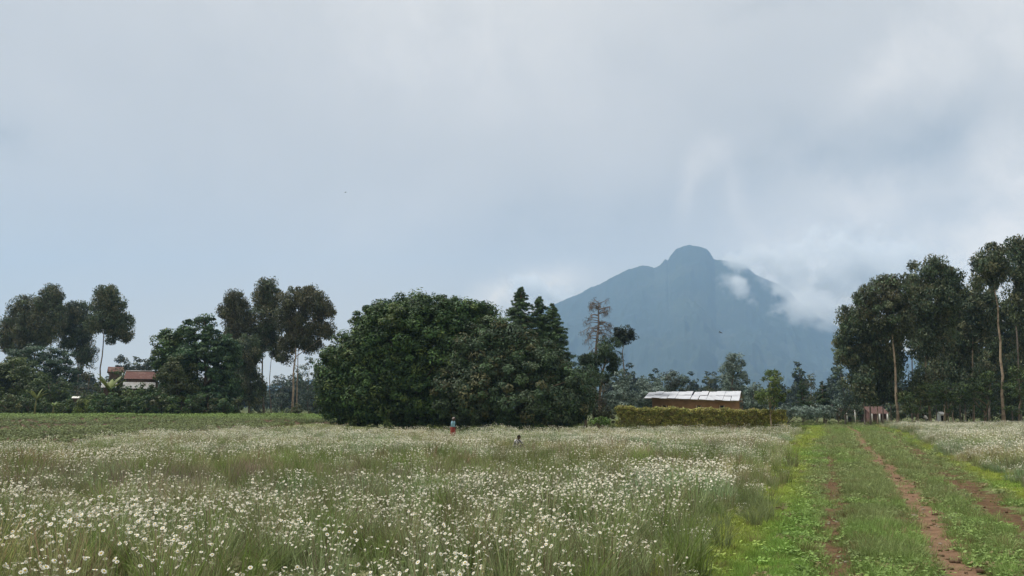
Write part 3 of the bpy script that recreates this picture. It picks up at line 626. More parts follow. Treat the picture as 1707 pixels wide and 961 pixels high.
tree('broadleaf_tree', 'brown green twiggy tree left of the pale roof', 'tree', 143, 127, [(145, 650, 18, 16), (135, 660, 16, 16), (158, 662, 14, 14), (150, 625, 12, 14)], [(.06, .065, .03), (.05, .055, .034), (.04, .05, .03)], (.26, .10), per=4.4, rc=.55, n=40, tr=.14)
tree('broadleaf_tree', 'dark round tree showing beyond the rusty roof', 'tree', 203, 210, [(203, 607, 12, 12), (200, 598, 6, 6), (214, 615, 9, 8)], HAZY, (.5, .2), per=2.2, rc=.9, n=60, tr=.2)
tree('broadleaf_tree', 'dark tree far behind the right end of the rusty roof', 'tree', 240, 200, [(240, 612, 16, 14), (228, 618, 8, 8), (254, 602, 12, 14)], HAZY, (.5, .2), per=2.2, rc=.9, n=60, tr=.2)
tree('broadleaf_tree', 'deep green tree right of the rusty roof, left shoulder of the clump', 'tree', 275, 126, [(285, 575, 28, 24), (274, 595, 24, 24), (300, 560, 20, 16), (274, 622, 18, 18), (295, 610, 30, 34), (295, 640, 28, 34), (300, 590, 26, 30)], DEEP, (.40, .20), per=5, rc=.9, n=80, tr=.3, leafmat=GLEAF, up=.8, flat=.6)
tree('broadleaf_tree', 'large leafy tree with a ragged rosette top left of the brown gums', 'tree', 345, 124, [(340, 535, 18, 12), (318, 538, 10, 6), (335, 555, 26, 16), (360, 565, 26, 16), (345, 590, 40, 26), (375, 610, 24, 30), (340, 635, 46, 34), (380, 650, 24, 30), (320, 600, 30, 30), (365, 585, 30, 24), (385, 590, 16, 30), (350, 665, 46, 26)],
     [(.045, .095, .042), (.058, .118, .05), (.038, .076, .038), (.075, .13, .055)], (.46, .19), per=5, rc=.9, n=64, tr=.35, leafmat=GLEAF, up=.9, flat=.5, limbs=20)
tree('broadleaf_tree', 'olive green tree in front of the large leafy tree', 'tree', 295, 121, [(300, 615, 28, 18), (290, 635, 28, 22), (310, 650, 30, 24), (284, 662, 24, 20)], [(.085, .105, .034), (.068, .092, .034), (.052, .075, .03)], (.34, .15), per=5, rc=.75, n=64, tr=.2, up=.8, flat=.6)
euc('leftmost brown tinged gum of the three behind the leafy tree', 395, 142, [(392, 500, 18, 18), (380, 520, 16, 20), (400, 530, 20, 28), (390, 560, 24, 34), (400, 610, 20, 30), (405, 575, 22, 40), (395, 640, 20, 34)], [(398, 688), (396, 600), (392, 500)], EUCB, .26, GREYBARK, per=2.7, n=84, rc=1.0)
euc('middle gum with the highest top of the three behind the leafy tree', 440, 143, [(446, 480, 14, 16), (436, 500, 16, 20), (455, 505, 16, 22), (445, 535, 24, 26), (440, 565, 20, 20), (425, 580, 14, 24)], [(440, 688), (437, 640), (438, 580), (446, 480)], EUCB + EUC, .24, GREYBARK, per=2.7, n=84, rc=1.0)
euc('right hand gum with a wide brown green crown on twin pale trunks', 487, 136, [(510, 490, 18, 16), (490, 505, 24, 22), (525, 510, 22, 22), (545, 520, 12, 18), (480, 530, 20, 26), (510, 540, 32, 26), (545, 550, 12, 14), (500, 565, 26, 16)], [(485, 690), (490, 620), (493, 570), (505, 500)], EUCB, .27, PALEBARK, per=2.7, n=84, rc=1.0)
euc('gum whose thin pale trunk stands close beside the twin trunks', 494, 139, [(500, 560, 18, 24), (520, 575, 16, 20), (478, 580, 14, 26)], [(492, 690), (495, 640), (500, 560)], EUCB, .2, PALEBARK, per=2.2, n=70, rc=.9)
euc('thin dark gum standing between the brown gums and the pale trunks', 452, 146, [(455, 560, 16, 20), (462, 585, 12, 18)], [(446, 688), (449, 630), (455, 570)], EUC, .15, GREYBARK, per=2.4, n=70, rc=.9)
euc('dark gum half hidden behind the leafy tree, right of its crown', 415, 138, [(418, 590, 20, 34), (410, 630, 20, 30), (425, 650, 16, 24)], [(416, 688), (416, 640), (418, 600)], EUC, .2, GREYBARK, per=2.6, n=70, rc=.9)
tree('broadleaf_tree', 'hazy round tree seen between the brown gums and the great canopy', 'tree', 560, 190, [(556, 610, 26, 26), (540, 625, 20, 24), (575, 600, 20, 20), (552, 645, 32, 30)], HAZY, (.5, .2), per=2, rc=1.0, n=70, tr=.25)
for px, Y, rx, ry, lab in [(515, 150, 22, 44, 'blue green gum thicket right of the pale trunks'), (540, 152, 16, 36, 'blue green shrub against the left edge of the great canopy'), (470, 152, 18, 34, 'dim blue green shrub between the thin gums and pale trunks'), (430, 150, 16, 26, 'dim shrub under the middle brown gum')]:
    tree('gum_shrub', lab, 'shrub', px, Y, [(px, 690 - ry, rx, ry), (px - rx * .5, 680, rx * .6, 14), (px + rx * .5, 676, rx * .6, 14)], BLUE[:2] + HAZY, (.34, .14), per=3, rc=.7, n=48, tr=.1, bark=GREYBARK)
tree('shrub', 'small yellow green bush at the foot of the twin pale trunks', 'shrub', 498, 134, [(497, 681, 10, 8), (492, 685, 8, 6)], OLIVE, (.28, .12), per=6, rc=.4, n=40, tr=.06)
tree('shrub', 'olive bush at the right foot of the leafy tree', 'shrub', 395, 120, [(393, 676, 12, 14), (383, 682, 12, 10)], OLIVE + MID, (.28, .12), per=5, rc=.5, n=44, tr=.07)
for px, Y, rx, ry, pal, lab in [(140, 118, 14, 12, LIME, 'bright yellow green bush in the left hedgerow'), (18, 119, 22, 14, MID + OLIVE, 'low mixed bush at the left end of the hedgerow'), (48, 120, 14, 12, MID, 'low green bush left of the banana plant'),
                                (175, 117, 22, 15, DEEP, 'dark bush in the hedgerow below the pale roof'), (208, 118, 24, 15, DEEP + MID, 'dark bush in front of the pale roof'), (240, 117, 22, 16, DEEP, 'dark bush in the hedgerow right of the pale roof'),
                                (270, 118, 22, 16, DEEP + EUC, 'dark bush left of the olive tree foot'), (305, 117, 26, 16, DEEP, 'dark bush at the foot of the olive tree'), (345, 118, 28, 16, DEEP + EUC, 'dark bush at the foot of the leafy tree'), (108, 119, 16, 11, MID + LIME[:1], 'pale green bush right of the banana plant'),
                                (372, 119, 18, 14, DEEP, 'dark bush at the right end of the hedgerow'), (78, 121, 18, 12, DEEP, 'dark bush behind the banana plant')]:
    tree('shrub', lab, 'shrub', px, Y, [(px, 688 - ry, rx, ry), (px - rx * .6, 684, rx * .55, ry * .6), (px + rx * .6, 682, rx * .55, ry * .7)], pal, (.32, .14), per=4.6, rc=.55, n=52, tr=.07, limbs=6, up=.7)

def banana(label, px, top, Y, col, nleaf=9):
    _seed[0] += 1; rng = np.random.RandomState(_seed[0]); T = P(px, top, Y); x = T[0]; z0 = gz(x, Y); H = T[2] - z0; root = (x, Y, z0)
    t = thing('banana_plant', label, 'banana plant', root)
    b = MB(); b.tube([(0, 0, -.1), (.05, 0, H * .3), (.08, 0, H * .5)], [.14, .11, .08], 8); b.build('stem', mat('banana_stem', (.16, .17, .07), .7), t, smooth=True)
    for i in range(nleaf):
        a = i * 2.4 + rng.uniform(-.3, .3); L = H * rng.uniform(.4, .6); steep = rng.uniform(.75, 1.4); b = MB(); n = 7; V = []
        for j in range(n):
            s = j / (n - 1); out = L * (s * math.cos(steep) + .15 * s * s); up = L * (s * math.sin(steep) - .45 * s * s * (1.4 - steep * .6)); w = .20 * math.sin(math.pi * min(1, s * .92 + .06)) ** .6 * L * .45
            c = np.array([math.cos(a) * out + .08, math.sin(a) * out, H * .48 + up]); sd = np.array([-math.sin(a), math.cos(a), 0])
            V += [c - sd * w + np.array([0, 0, -w * .25]), c, c + sd * w + np.array([0, 0, -w * .25])]
        i0 = np.array([(3 * j + q, 3 * j + q + 1, 3 * j + q + 4, 3 * j + q + 3) for j in range(n - 1) for q in (0, 1)])
        b.add(V, i0, np.array(col) * rng.uniform(.75, 1.25)); b.build('leaf', LEAF, t, smooth=True)
banana('tall pale banana plant in the left hedgerow', 62, 640, 117, (.17, .21, .07))
banana('short banana plant right of the tall pale one', 90, 662, 117, (.13, .19, .05))
banana('yellow green banana plant in front of the rusty roof', 185, 612, 122, (.14, .18, .045))

# --- hedge, dark bush, green plant near the house
def hedge():
    rng = np.random.RandomState(77); Y = 84
    A = P(1029, 700, Y + 1.5); Bq = P(1309, 702, Y - 3); L = np.hypot(Bq[0] - A[0], Bq[1] - A[1]); d = np.array([Bq[0] - A[0], Bq[1] - A[1], 0]) / L; nrm = np.array([-d[1], d[0], 0])
    root = np.array([A[0], A[1], gz(A[0], A[1])]); t = thing('hedge', 'clipped olive hedge in front of the brown house', 'hedge', root)
    K = 1500; s = rng.rand(K) * L; w = rng.uniform(-.6, .6, K); ztop = P(1029, 678, Y)[2]; ztop2 = P(1309, 684, Y - 3)[2]; zt = ztop + (ztop2 - ztop) * s / L + .10 * np.sin(s * 1.9) * np.sin(s * .53 + 1) + .06 * np.sin(s * 4.7)
    gx = A[0] + d[0] * s + nrm[0] * w; gy = A[1] + d[1] * s + nrm[1] * w; zb = zg(gx, gy)
    f = rng.rand(K) ** .7; z = zb + .1 + (zt - zb - .28) * f
    q = rng.rand(K) < .55; w2 = np.where(q, -.6, w); gx = A[0] + d[0] * s + nrm[0] * w2; gy = A[1] + d[1] * s + nrm[1] * w2
    ztp = rng.rand(K) < .22; z = np.where(ztp, zt - .22 + rng.normal(size=K) * .05, z)
    cs = np.column_stack([gx, gy, z]); b = MB()
    clump_leaves(b, cs - root, np.full(K, .3) * rng.uniform(.8, 1.2, K), np.tile(-nrm, (K, 1)), 40, .17, .085, [(.26, .265, .06), (.17, .205, .05), (.32, .295, .08), (.20, .175, .06)], rng, 0, .8, .5, .8, .3, .3)
    b.build('foliage', LEAF, t)['kind'] = 'stuff'
    b = MB()
    for i in range(46):
        ss = (i + .5) / 46 * L; x, y = A[0] + d[0] * ss, A[1] + d[1] * ss; z0 = gz(x, y)
        b.tube(np.array([(x, y, z0 - .1), (x + rng.normal() * .1, y, z0 + .8), (x + rng.normal() * .2, y, z0 + 1.6)]) - root, [.04, .03, .01], 5)
    b.build('stem', BARK, t)['kind'] = 'stuff'
hedge()
tree('clipped_bush', 'dark rounded clipped bush at the left end of the hedge', 'bush', 1005, 84, [(1002, 690, 18, 15), (1015, 694, 12, 12)], [(.05, .055, .022), (.04, .048, .02)], (.16, .07), per=14, rc=.42, n=70, tr=.08, limbs=6, up=.5)
tree('leafy_plant', 'bright green leafy plant with white flowers before the dark rounded bush', 'plant', 1000, 78, [(1000, 699, 13, 9), (992, 704, 9, 6), (1010, 702, 8, 7)], [(.09, .16, .03), (.07, .13, .028), (.11, .18, .05)], (.3, .12), per=10, rc=.35, n=26, tr=.05, limbs=10, leafmat=GLEAF)

# ------------------------------------------------------------------ buildings
MUDWALL = mat('mud_brick', (.29, .175, .10), .95, .1, noise=(1.1, (.22, .13, .075), .4, .65), noise2=(6, (.30, .17, .11), .6, .8), bump=(20, .5))
ROOFMETAL = mat('zinc_sheet', (.50, .52, .56), .5, .4, metal=0, noise=(1.6, (.38, .40, .44), .48, .68), noise2=(5, (.26, .23, .22), .62, .8))
RUST = mat('rusty_sheet', (.12, .062, .054), .85, .12, noise=(.7, (.20, .14, .125), .5, .7), noise2=(2.5, (.08, .042, .036), .55, .75))
PALEROOF = mat('pale_sheet', (.27, .28, .285), .6, .3, noise=(1.2, (.19, .175, .165), .48, .66))
WOOD = mat('timber', (.34, .27, .18), .85, .15, noise=(5, (.22, .16, .10), .45, .7))
DARK = mat('dark_opening', (.012, .011, .010), .8, .1)
PINK = mat('pink_plaster', (.17, .10, .092), .9, .15, noise=(.8, (.12, .075, .07), .45, .65))
FARMWALL = mat('farm_wall', (.11, .085, .07), .95, .1, noise=(1.2, (.08, .06, .05), .4, .65))
WHITE = mat('white_paint', (.75, .75, .73), .7, .2, noise=(2, (.6, .59, .56), .5, .75))

def sheet(a, b, c, d, waves=10, amp=.018, th=.004):
    """corrugated sheet over the quad a-b (eave) c-d (ridge, c above b)"""
    a, b, c, d = map(lambda q: np.asarray(q, float), (a, b, c, d)); n = waves * 2 + 1
    nrm = np.cross(b - a, d - a); nrm /= np.linalg.norm(nrm); V = []
    for i in range(n):
        s = i / (n - 1); o = nrm * amp * (1 if i % 2 else -1)
        V += [a + (b - a) * s + o, d + (c - d) * s + o]
    f = [(2 * i, 2 * i + 2, 2 * i + 3, 2 * i + 1) for i in range(n - 1)]
    return V, f
def brown_house():
    rng = random.Random(4)
    YL, YR = 104.0, 98.5
    eL, eR = P(1074, 663.5, YL), P(1232, 669.0, YR)          # eave corners
    wl, wr = P(1086, 664.5, YL + .2), P(1231, 669.5, YR + .25)
    bd = np.array([eL[1] - eR[1], eR[0] - eL[0]]); bd = bd / np.linalg.norm(bd); back = np.array([bd[0], bd[1], 0])   # away from the camera
    back = np.array([.36, .93, 0]); dep = 3.4
    zl, zr = P(1089, 655.0, YL + dep * .93)[2], P(1239, 653.8, YR + dep * .93)[2]
    rL = eL + back * dep; rL[2] = zl; rR = eR + back * dep; rR[2] = zr
    root = np.array([(eL[0] + eR[0]) / 2, (YL + YR) / 2, gz((eL[0] + eR[0]) / 2, 101)])
    t = thing('brown_house', 'long low brown mud house with a white metal roof behind the hedge', 'house', root)
    # wall box, following the eave
    fl, fr = wl.copy(), wr.copy(); fl[:2] += back[:2] * .35; fr[:2] += back[:2] * .35
    bl_, br_ = fl + back * 5.4, fr + back * 5.4
    z0 = root[2] - .6; zs = [np.interp(q[0], [eL[0], eR[0]], [eL[2], eR[2]]) + .04 for q in (fl, fr)]
    zbk = [zs[0] + .15, zs[1] + .15]
    V = [(*fl[:2], z0), (*fr[:2], z0), (*br_[:2], z0), (*bl_[:2], z0), (*fl[:2], zs[0]), (*fr[:2], zs[1]), (*br_[:2], zbk[1]), (*bl_[:2], zbk[0])]
    b = MB(); b.add(np.array(V) - root, [(0, 1, 5, 4), (1, 2, 6, 5), (2, 3, 7, 6), (3, 0, 4, 7)])
    b.build('wall', MUDWALL, t)
    # gable infill under the ridge
    for s, (q0, q1, r) in enumerate(((4, 7, rL), (5, 6, rR))):
        b = MB(); m = np.array(V[q0]) * .5 + np.array(V[q1]) * .5; m[2] = r[2] - .15; b.add(np.array([V[q0], V[q1], m]) - root, [(0, 1, 2, 0)]); b.build('gable', MUDWALL, t)
    # roof sheets: seven columns of two lapped courses on the front, one course behind
    n = 12
    for i in range(n):
        s0, s1 = i / n + rng.choice((-.003, .003)), (i + 1) / n + rng.choice((.003, -.003))
        A, B2 = eL + (eR - eL) * s0, eL + (eR - eL) * s1; D, Cc = rL + (rR - rL) * s0, rL + (rR - rL) * s1
        for k in (0, 1):
            f0, f1 = ((-.02, .54), (.48, 1.01))[k]
            up = np.array([0, 0, .05 * (i % 2) + .05 * k + rng.uniform(0, .05)]); sk = (eR - eL) / n * rng.uniform(-.05, .05)
            dz = np.array([0, 0, rng.uniform(-.04, .05)])
            q = [A + (D - A) * f0 + sk + (dz if k == 0 else 0), B2 + (Cc - B2) * f0 + sk, B2 + (Cc - B2) * f1 + sk, A + (D - A) * f1 + sk]
            V2, f2 = sheet(*[p + up - root for p in q], waves=7); b = MB(); b.add(V2, f2); b.build('roof_sheet', ROOFMETAL, t)
    for i in range(n):
        s0, s1 = i / n - .006, (i + 1) / n + .006
        D, Cc = rL + (rR - rL) * s0, rL + (rR - rL) * s1; dn = back * 3.0 - np.array([0, 0, .75])
        up = np.array([0, 0, .016 * (i % 2)]); V2, f2 = sheet(*[p + up - root for p in (Cc + dn, D + dn, D, Cc)], waves=7); b = MB(); b.add(V2, f2); b.build('roof_sheet', ROOFMETAL, t)
    b = MB(); b.tube(np.array([eL + back * .3 - [0, 0, .06], eR + back * .3 - [0, 0, .06]]) - root, .05, 6); b.build('eave_beam', WOOD, t)
    dirx = (fr - fl); dirx[2] = 0; Lw = np.linalg.norm(dirx[:2]); dirx /= Lw; rz = math.atan2(dirx[1], dirx[0]); nf = np.array([dirx[1], -dirx[0], 0])
    for px in (1107, 1166, 1204):
        s = (px - 1086) / (1231 - 1086); c = fl + (fr - fl) * s; zt = P(px, 676.5, c[1])[2]; h = .85; cc = np.array([c[0], c[1], zt - h / 2])
        wv = MB(); wv.box(cc + nf * .012 - root, (.42, .04, h), rz); w = wv.build('window', DARK, t)
        fb = MB()
        for sx in (-1, 1): fb.box(cc + dirx * sx * .28 + nf * .03 - root, (.14, .09, h + .12), rz)
        fb.box(cc + nf * .034 - np.array([0, 0, h / 2 + .05]) - root, (.8, .1, .08), rz); fb.build('frame', WOOD, w)
brown_house()

def hut(name, label, pxl, pxr, ridge_y, eave_y, Y, roofm, wallm, rot=0, depth=3.5, posts=0, over=.35, front_drop=None, ridgecap=None, pwin=0):
    l, r = P(pxl, eave_y, Y), P(pxr, eave_y, Y); cx = (l[0] + r[0]) / 2; L = r[0] - l[0]; ze = l[2]; zr = P((pxl + pxr) / 2, ridge_y, Y + depth)[2]; z0 = gz(cx, Y + depth)
    t = thing(name, label, 'house', (cx, Y + depth, z0)); t.rotation_euler[2] = rot
    he, hr = ze - z0, zr - z0
    b = MB(); x = L / 2 - over; d = depth - over
    b.add([(-x, -d, -.4), (x, -d, -.4), (x, d, -.4), (-x, d, -.4), (-x, -d, he + .05), (x, -d, he + .05), (x, d, he + .05), (-x, d, he + .05), (-x, 0, hr - .1), (x, 0, hr - .1)],
          [(0, 1, 5, 4), (1, 2, 6, 5), (2, 3, 7, 6), (3, 0, 4, 7), (5, 6, 9, 5), (7, 4, 8, 7)]); b.build('wall', wallm, t)
    for s in (-1, 1):
        a = (-L / 2, -depth * s, he) if s > 0 else (L / 2, depth, he); bb = (L / 2, -depth * s, he) if s > 0 else (-L / 2, depth, he)
        c = (bb[0], 0, hr); dd = (a[0], 0, hr); V, f = sheet(a, bb, c, dd, waves=max(8, int(L / .3)), amp=.025); b = MB(); b.add(V, f); b.build('roof', roofm, t)
    if ridgecap:
        b = MB(); b.tube([(-L / 2, 0, hr + .03), (L / 2, 0, hr + .03)], .12, 6); b.build('ridge_cap', ridgecap, t)
    for i in range(posts):
        px = -L / 2 + .3 + (L - .6) * i / max(1, posts - 1); b = MB(); b.box((px, -depth + .12, he / 2 - .2), (.22, .22, he + .4)); b.build('post', WHITE, t)
    for i in range(pwin):
        px = -x + 2 * x * (i + .5) / pwin; b = MB(); b.box((px, -d - .01, he * .55), (.7, .06, .9)); w = b.build('window', DARK, t); b = MB(); b.box((px, -d - .03, he * .55 - .5), (.9, .1, .08)); b.build('sill', WOOD, w)
    return t
hut('farm_house', 'house under a rusty red metal roof with a pale ridge beyond the hedgerow', 197, 250, 619.5, 632, 128, RUST, FARMWALL, .36, 3.0, 0, ridgecap=PALEROOF, pwin=3)
hut('farm_house', 'further house with a reddish roof behind the leaning gum trunk', 166, 190, 612, 620, 136, RUST, FARMWALL, .5, 3.0, 0, pwin=2)
hut('farm_house', 'shed with a pale grey roof below the rusty red roof', 196, 246, 637.5, 648, 123, PALEROOF, FARMWALL, .40, 2.2, 0, pwin=2)
hut('farm_house', 'small shed with a bleached roof left of the pale grey roof', 161, 184, 637, 646, 124, PALEROOF, FARMWALL, .35, 2.0, 0, pwin=1)
hut('garden_shed', 'tiny white roofed shed behind the yellow green bush', 114, 126, 661, 664, 122, WHITE, FARMWALL, .4, 1.2, 0, over=.15, pwin=1)
hut('pink_building', 'low pinkish building with white posts behind the left of the gum grove', 1452, 1484, 678, 690, 124, mat('faded_roof', (.13, .08, .072), .85, .15, noise=(1, (.10, .06, .05), .45, .7)), PINK, -.06, 2.6, 3, pwin=1)
hut('pink_building', 'dull pink annex with a brown roof near the track head', 1428, 1446, 683, 690, 130, RUST, PINK, .05, 2.4, 3, pwin=1)
hut('garden_shed', 'white shed glimpsed between gum stems right of the bending person', 1569, 1577, 687, 691, 114, WHITE, WHITE, 0, .8, 0, over=.08, pwin=1)
for i, px in enumerate((1412.5, 1426.0)):
    Y = 122; q = P(px, 700, Y); z0 = gz(q[0], Y); t = thing('fence_post', ('left' if i == 0 else 'right') + ' one of two thin white posts at the head of the track', 'post', (q[0], Y, z0), 'white posts at the track head')
    b = MB(); b.box((0, 0, .85), (.10, .10, 2.1)); b.build('shaft', WHITE, t); b = MB(); b.box((0, 0, 1.925), (.14, .14, .05)); b.build('cap', WHITE, t)

# ------------------------------------------------------------------ scatter helper
SRC = bpy.data.collections.new('sources')            # instance sources, never linked to the scene
def scatter(name, pts, rotz, scl, idx, tint, coll, label, cat=None, tilt=None):
    me = bpy.data.meshes.new(name); n = len(pts); me.vertices.add(n); me.vertices.foreach_set('co', np.asarray(pts, np.float32).ravel())
    a = me.attributes.new('rot', 'FLOAT_VECTOR', 'POINT'); R = np.zeros((n, 3), np.float32); R[:, 2] = rotz
    if tilt is not None: R[:, :2] = tilt
    a.data.foreach_set('vector', R.ravel())
    a = me.attributes.new('scl', 'FLOAT', 'POINT'); a.data.foreach_set('value', np.asarray(scl, np.float32))
    a = me.attributes.new('idx', 'INT', 'POINT'); a.data.foreach_set('value', np.asarray(idx, np.int32))
    a = me.attributes.new('tint', 'FLOAT_COLOR', 'POINT'); a.data.foreach_set('color', np.column_stack([tint, np.ones(n)]).astype(np.float32).ravel())
    o = bpy.data.objects.new(name, me); C.objects.link(o); tag(o, label, cat, kind='stuff')
    ng = bpy.data.node_groups.new(name, 'GeometryNodeTree')
    ng.interface.new_socket('Geometry', in_out='INPUT', socket_type='NodeSocketGeometry'); ng.interface.new_socket('Geometry', in_out='OUTPUT', socket_type='NodeSocketGeometry')
    gi = ng.nodes.new('NodeGroupInput'); go = ng.nodes.new('NodeGroupOutput'); ci = ng.nodes.new('GeometryNodeCollectionInfo')
    ci.inputs['Collection'].default_value = coll; ci.inputs['Separate Children'].default_value = True; ci.inputs['Reset Children'].default_value = True
    ip = ng.nodes.new('GeometryNodeInstanceOnPoints'); ip.inputs['Pick Instance'].default_value = True
    def na(nm, ty): q = ng.nodes.new('GeometryNodeInputNamedAttribute'); q.data_type = ty; q.inputs['Name'].default_value = nm; return [s for s in q.outputs if s.enabled and s.name == 'Attribute'][0]
    e2r = ng.nodes.new('FunctionNodeEulerToRotation')
    L = ng.links.new
    L(gi.outputs[0], ip.inputs['Points']); L(ci.outputs[0], ip.inputs['Instance']); L(na('idx', 'INT'), ip.inputs['Instance Index'])
    L(na('rot', 'FLOAT_VECTOR'), e2r.inputs[0]); L(e2r.outputs[0], ip.inputs['Rotation']); L(na('scl', 'FLOAT'), ip.inputs['Scale']); L(ip.outputs[0], go.inputs[0])
    md = o.modifiers.new('scatter', 'NODES'); md.node_group = ng
    return o
def srccoll(name): c = bpy.data.collections.new(name); return c

# ------------------------------------------------------------------ grasses and flowers
def blades(b, base, height, lean, width, col, rng, segs=2, tipw=.25):
    """ribbons: base (n,3), height (n,), lean (n,2) horizontal tip offset"""
    n = len(base); a = rng.uniform(0, math.pi, n); side = np.column_stack([np.cos(a), np.sin(a), np.zeros(n)])
    width = np.broadcast_to(width, (n,))
    V = []
    for j in range(segs + 1):
        s = j / segs; c = base + np.column_stack([lean[:, 0] * s ** 1.8, lean[:, 1] * s ** 1.8, height * (s - .12 * s * s * np.minimum(1, np.hypot(lean[:, 0], lean[:, 1]) / (height + 1e-6)))])
        w = (width * (1 - (1 - tipw) * s) * .5)[:, None]
        V += [c - side * w, c + side * w]
    V = np.stack(V, axis=1); k = 2 * (segs + 1); f = []
    base_i = np.arange(n)[:, None] * k
    for j in range(segs): f.append(base_i + np.array([2 * j, 2 * j + 1, 2 * j + 3, 2 * j + 2]))
    cc = np.repeat(col, k, axis=0); sh = np.tile(np.repeat(np.linspace(.85, 1.1, segs + 1), 2), n)[:, None]
    b.add(V.reshape(-1, 3), np.concatenate(f), cc * 1.0)
    return base + np.column_stack([lean[:, 0], lean[:, 1], height * (1 - .12 * np.minimum(1, np.hypot(lean[:, 0], lean[:, 1]) / (height + 1e-6)))])
def flower_heads(b, tips, dia, rng, petals=9):
    n = len(tips)
    for i in range(n):
        c = tips[i]; R = dia * rng.uniform(.75, 1.15) / 2; nn = unit(np.array([rng.normal() * .6, rng.normal() * .6 - .2, 1.0])); e1 = unit(np.cross(nn, [0, 1, .1])); e2 = np.cross(nn, e1)
        a = np.arange(petals) * 2 * math.pi / petals + rng.uniform(0, 6); da = math.pi / petals * .92; V = []; droop = rng.uniform(-.25, .1)
        for q in a:
            m = math.cos(q) * e1 + math.sin(q) * e2; s = -math.sin(q) * e1 + math.cos(q) * e2
            V += [c + m * R * .2, c + m * R * .7 + s * R * math.sin(da) * .75, c + m * R + nn * R * droop, c + m * R * .7 - s * R * math.sin(da) * .75]
        V = np.array(V); wht = np.array([.80, .80, .74]) * rng.uniform(.9, 1.06)
        b.add(V, np.arange(petals * 4).reshape(-1, 4), wht)
        k = 6; aa = np.arange(k) * 2 * math.pi / k; rim = c + R * .33 * (np.cos(aa)[:, None] * e1 + np.sin(aa)[:, None] * e2) + nn * R * .06
        V = np.concatenate([rim, [c + nn * R * .2]]); b.add(V, tri3([(j, (j + 1) % k, k) for j in range(k)]), np.array([.62, .42, .05]))
def make_plant(seed, nst, nfl, H, spread, dry=0.0, feather=60, dia=.05, petals=9):
    """returns (foliage MB, blossom MB) of one pyrethrum clump"""
    rng = np.random.RandomState(seed); fo = MB(); bl = MB(); R = spread
    ang = rng.uniform(0, 6.283, nst); r = R * .45 * np.sqrt(rng.rand(nst)); base = np.column_stack([r * np.cos(ang), r * np.sin(ang), np.full(nst, -.05)])
    h = H * rng.uniform(.55, 1.08, nst) + .05; out = rng.uniform(.1, .75, nst) * R; a2 = ang + rng.normal(size=nst) * .6
    lean = np.column_stack([np.cos(a2) * out, np.sin(a2) * out])
    g = np.array([.30, .365, .19]); d = np.array([.27, .20, .155]); w = (rng.rand(nst, 1) < dry); col = np.where(w, d, g) * rng.uniform(.4, 1.75, (nst, 1))
    tips = blades(fo, base, h, lean, .0062, col, rng, 3, .45)
    if feather:
        m = feather; a = rng.uniform(0, 6.283, m); rr = R * .6 * np.sqrt(rng.rand(m)); bb = np.column_stack([rr * np.cos(a), rr * np.sin(a), rng.uniform(-.02, H * .4, m)])
        ln = rng.uniform(.06, .2, m); col = (np.array([.215, .30, .12]) * (1 - dry) + np.array([.25, .22, .135]) * dry) * rng.uniform(.6, 1.4, (m, 1))
        blades(fo, bb, rng.uniform(.06, .22, m), np.column_stack([np.cos(a) * ln, np.sin(a) * ln]), .011, col, rng, 2, .3)
    if nfl:
        o = np.argsort(-h + rng.uniform(0, .22, nst))[:nfl]; flower_heads(bl, tips[o], dia, rng, petals)
    return fo, bl
LH = HH = None
def field_points():
    rng = np.random.RandomState(11); pts = []
    def band(y0, y1, dens, m=1.18):
        n = int(dens * (y1 ** 2 - y0 ** 2) * .64 * m); y = np.sqrt(rng.uniform(y0 ** 2, y1 ** 2, n)); x = rng.uniform(-1, 1, n) * y * .64 * m
        return np.column_stack([x, y])
    return np.concatenate([band(4.5, 9, 4.5, 1.5), band(9, 24, 6.5), band(24, 50, 3.6), band(50, 98, 2.6)])
def in_left(x, y):
    u = track_u(x, y) + np.abs(np.sin(x * 91.7 + y * 57.3)) ** 3 * 1.1; a = (u < edge_l(y) + .3 * wob(x, y, 1.4, 4) + .35) & (x > crop_edge(y) + .4 * wob(x, y, 3, 2)) | ((y < 33) & (u < edge_l(y) + .3 * wob(x, y, 1.4, 4) + .35))
    far = 62.5 + 8 * sst(2, 18, x) + 1.2 * wob(x, y, 6, 3)
    return a & (y < far)
def in_right(x, y):
    return (track_u(x, y) > edge_r(y) + .15 * wob(x, y, 1.2, 4)) & (y < 97) & (y > 13)
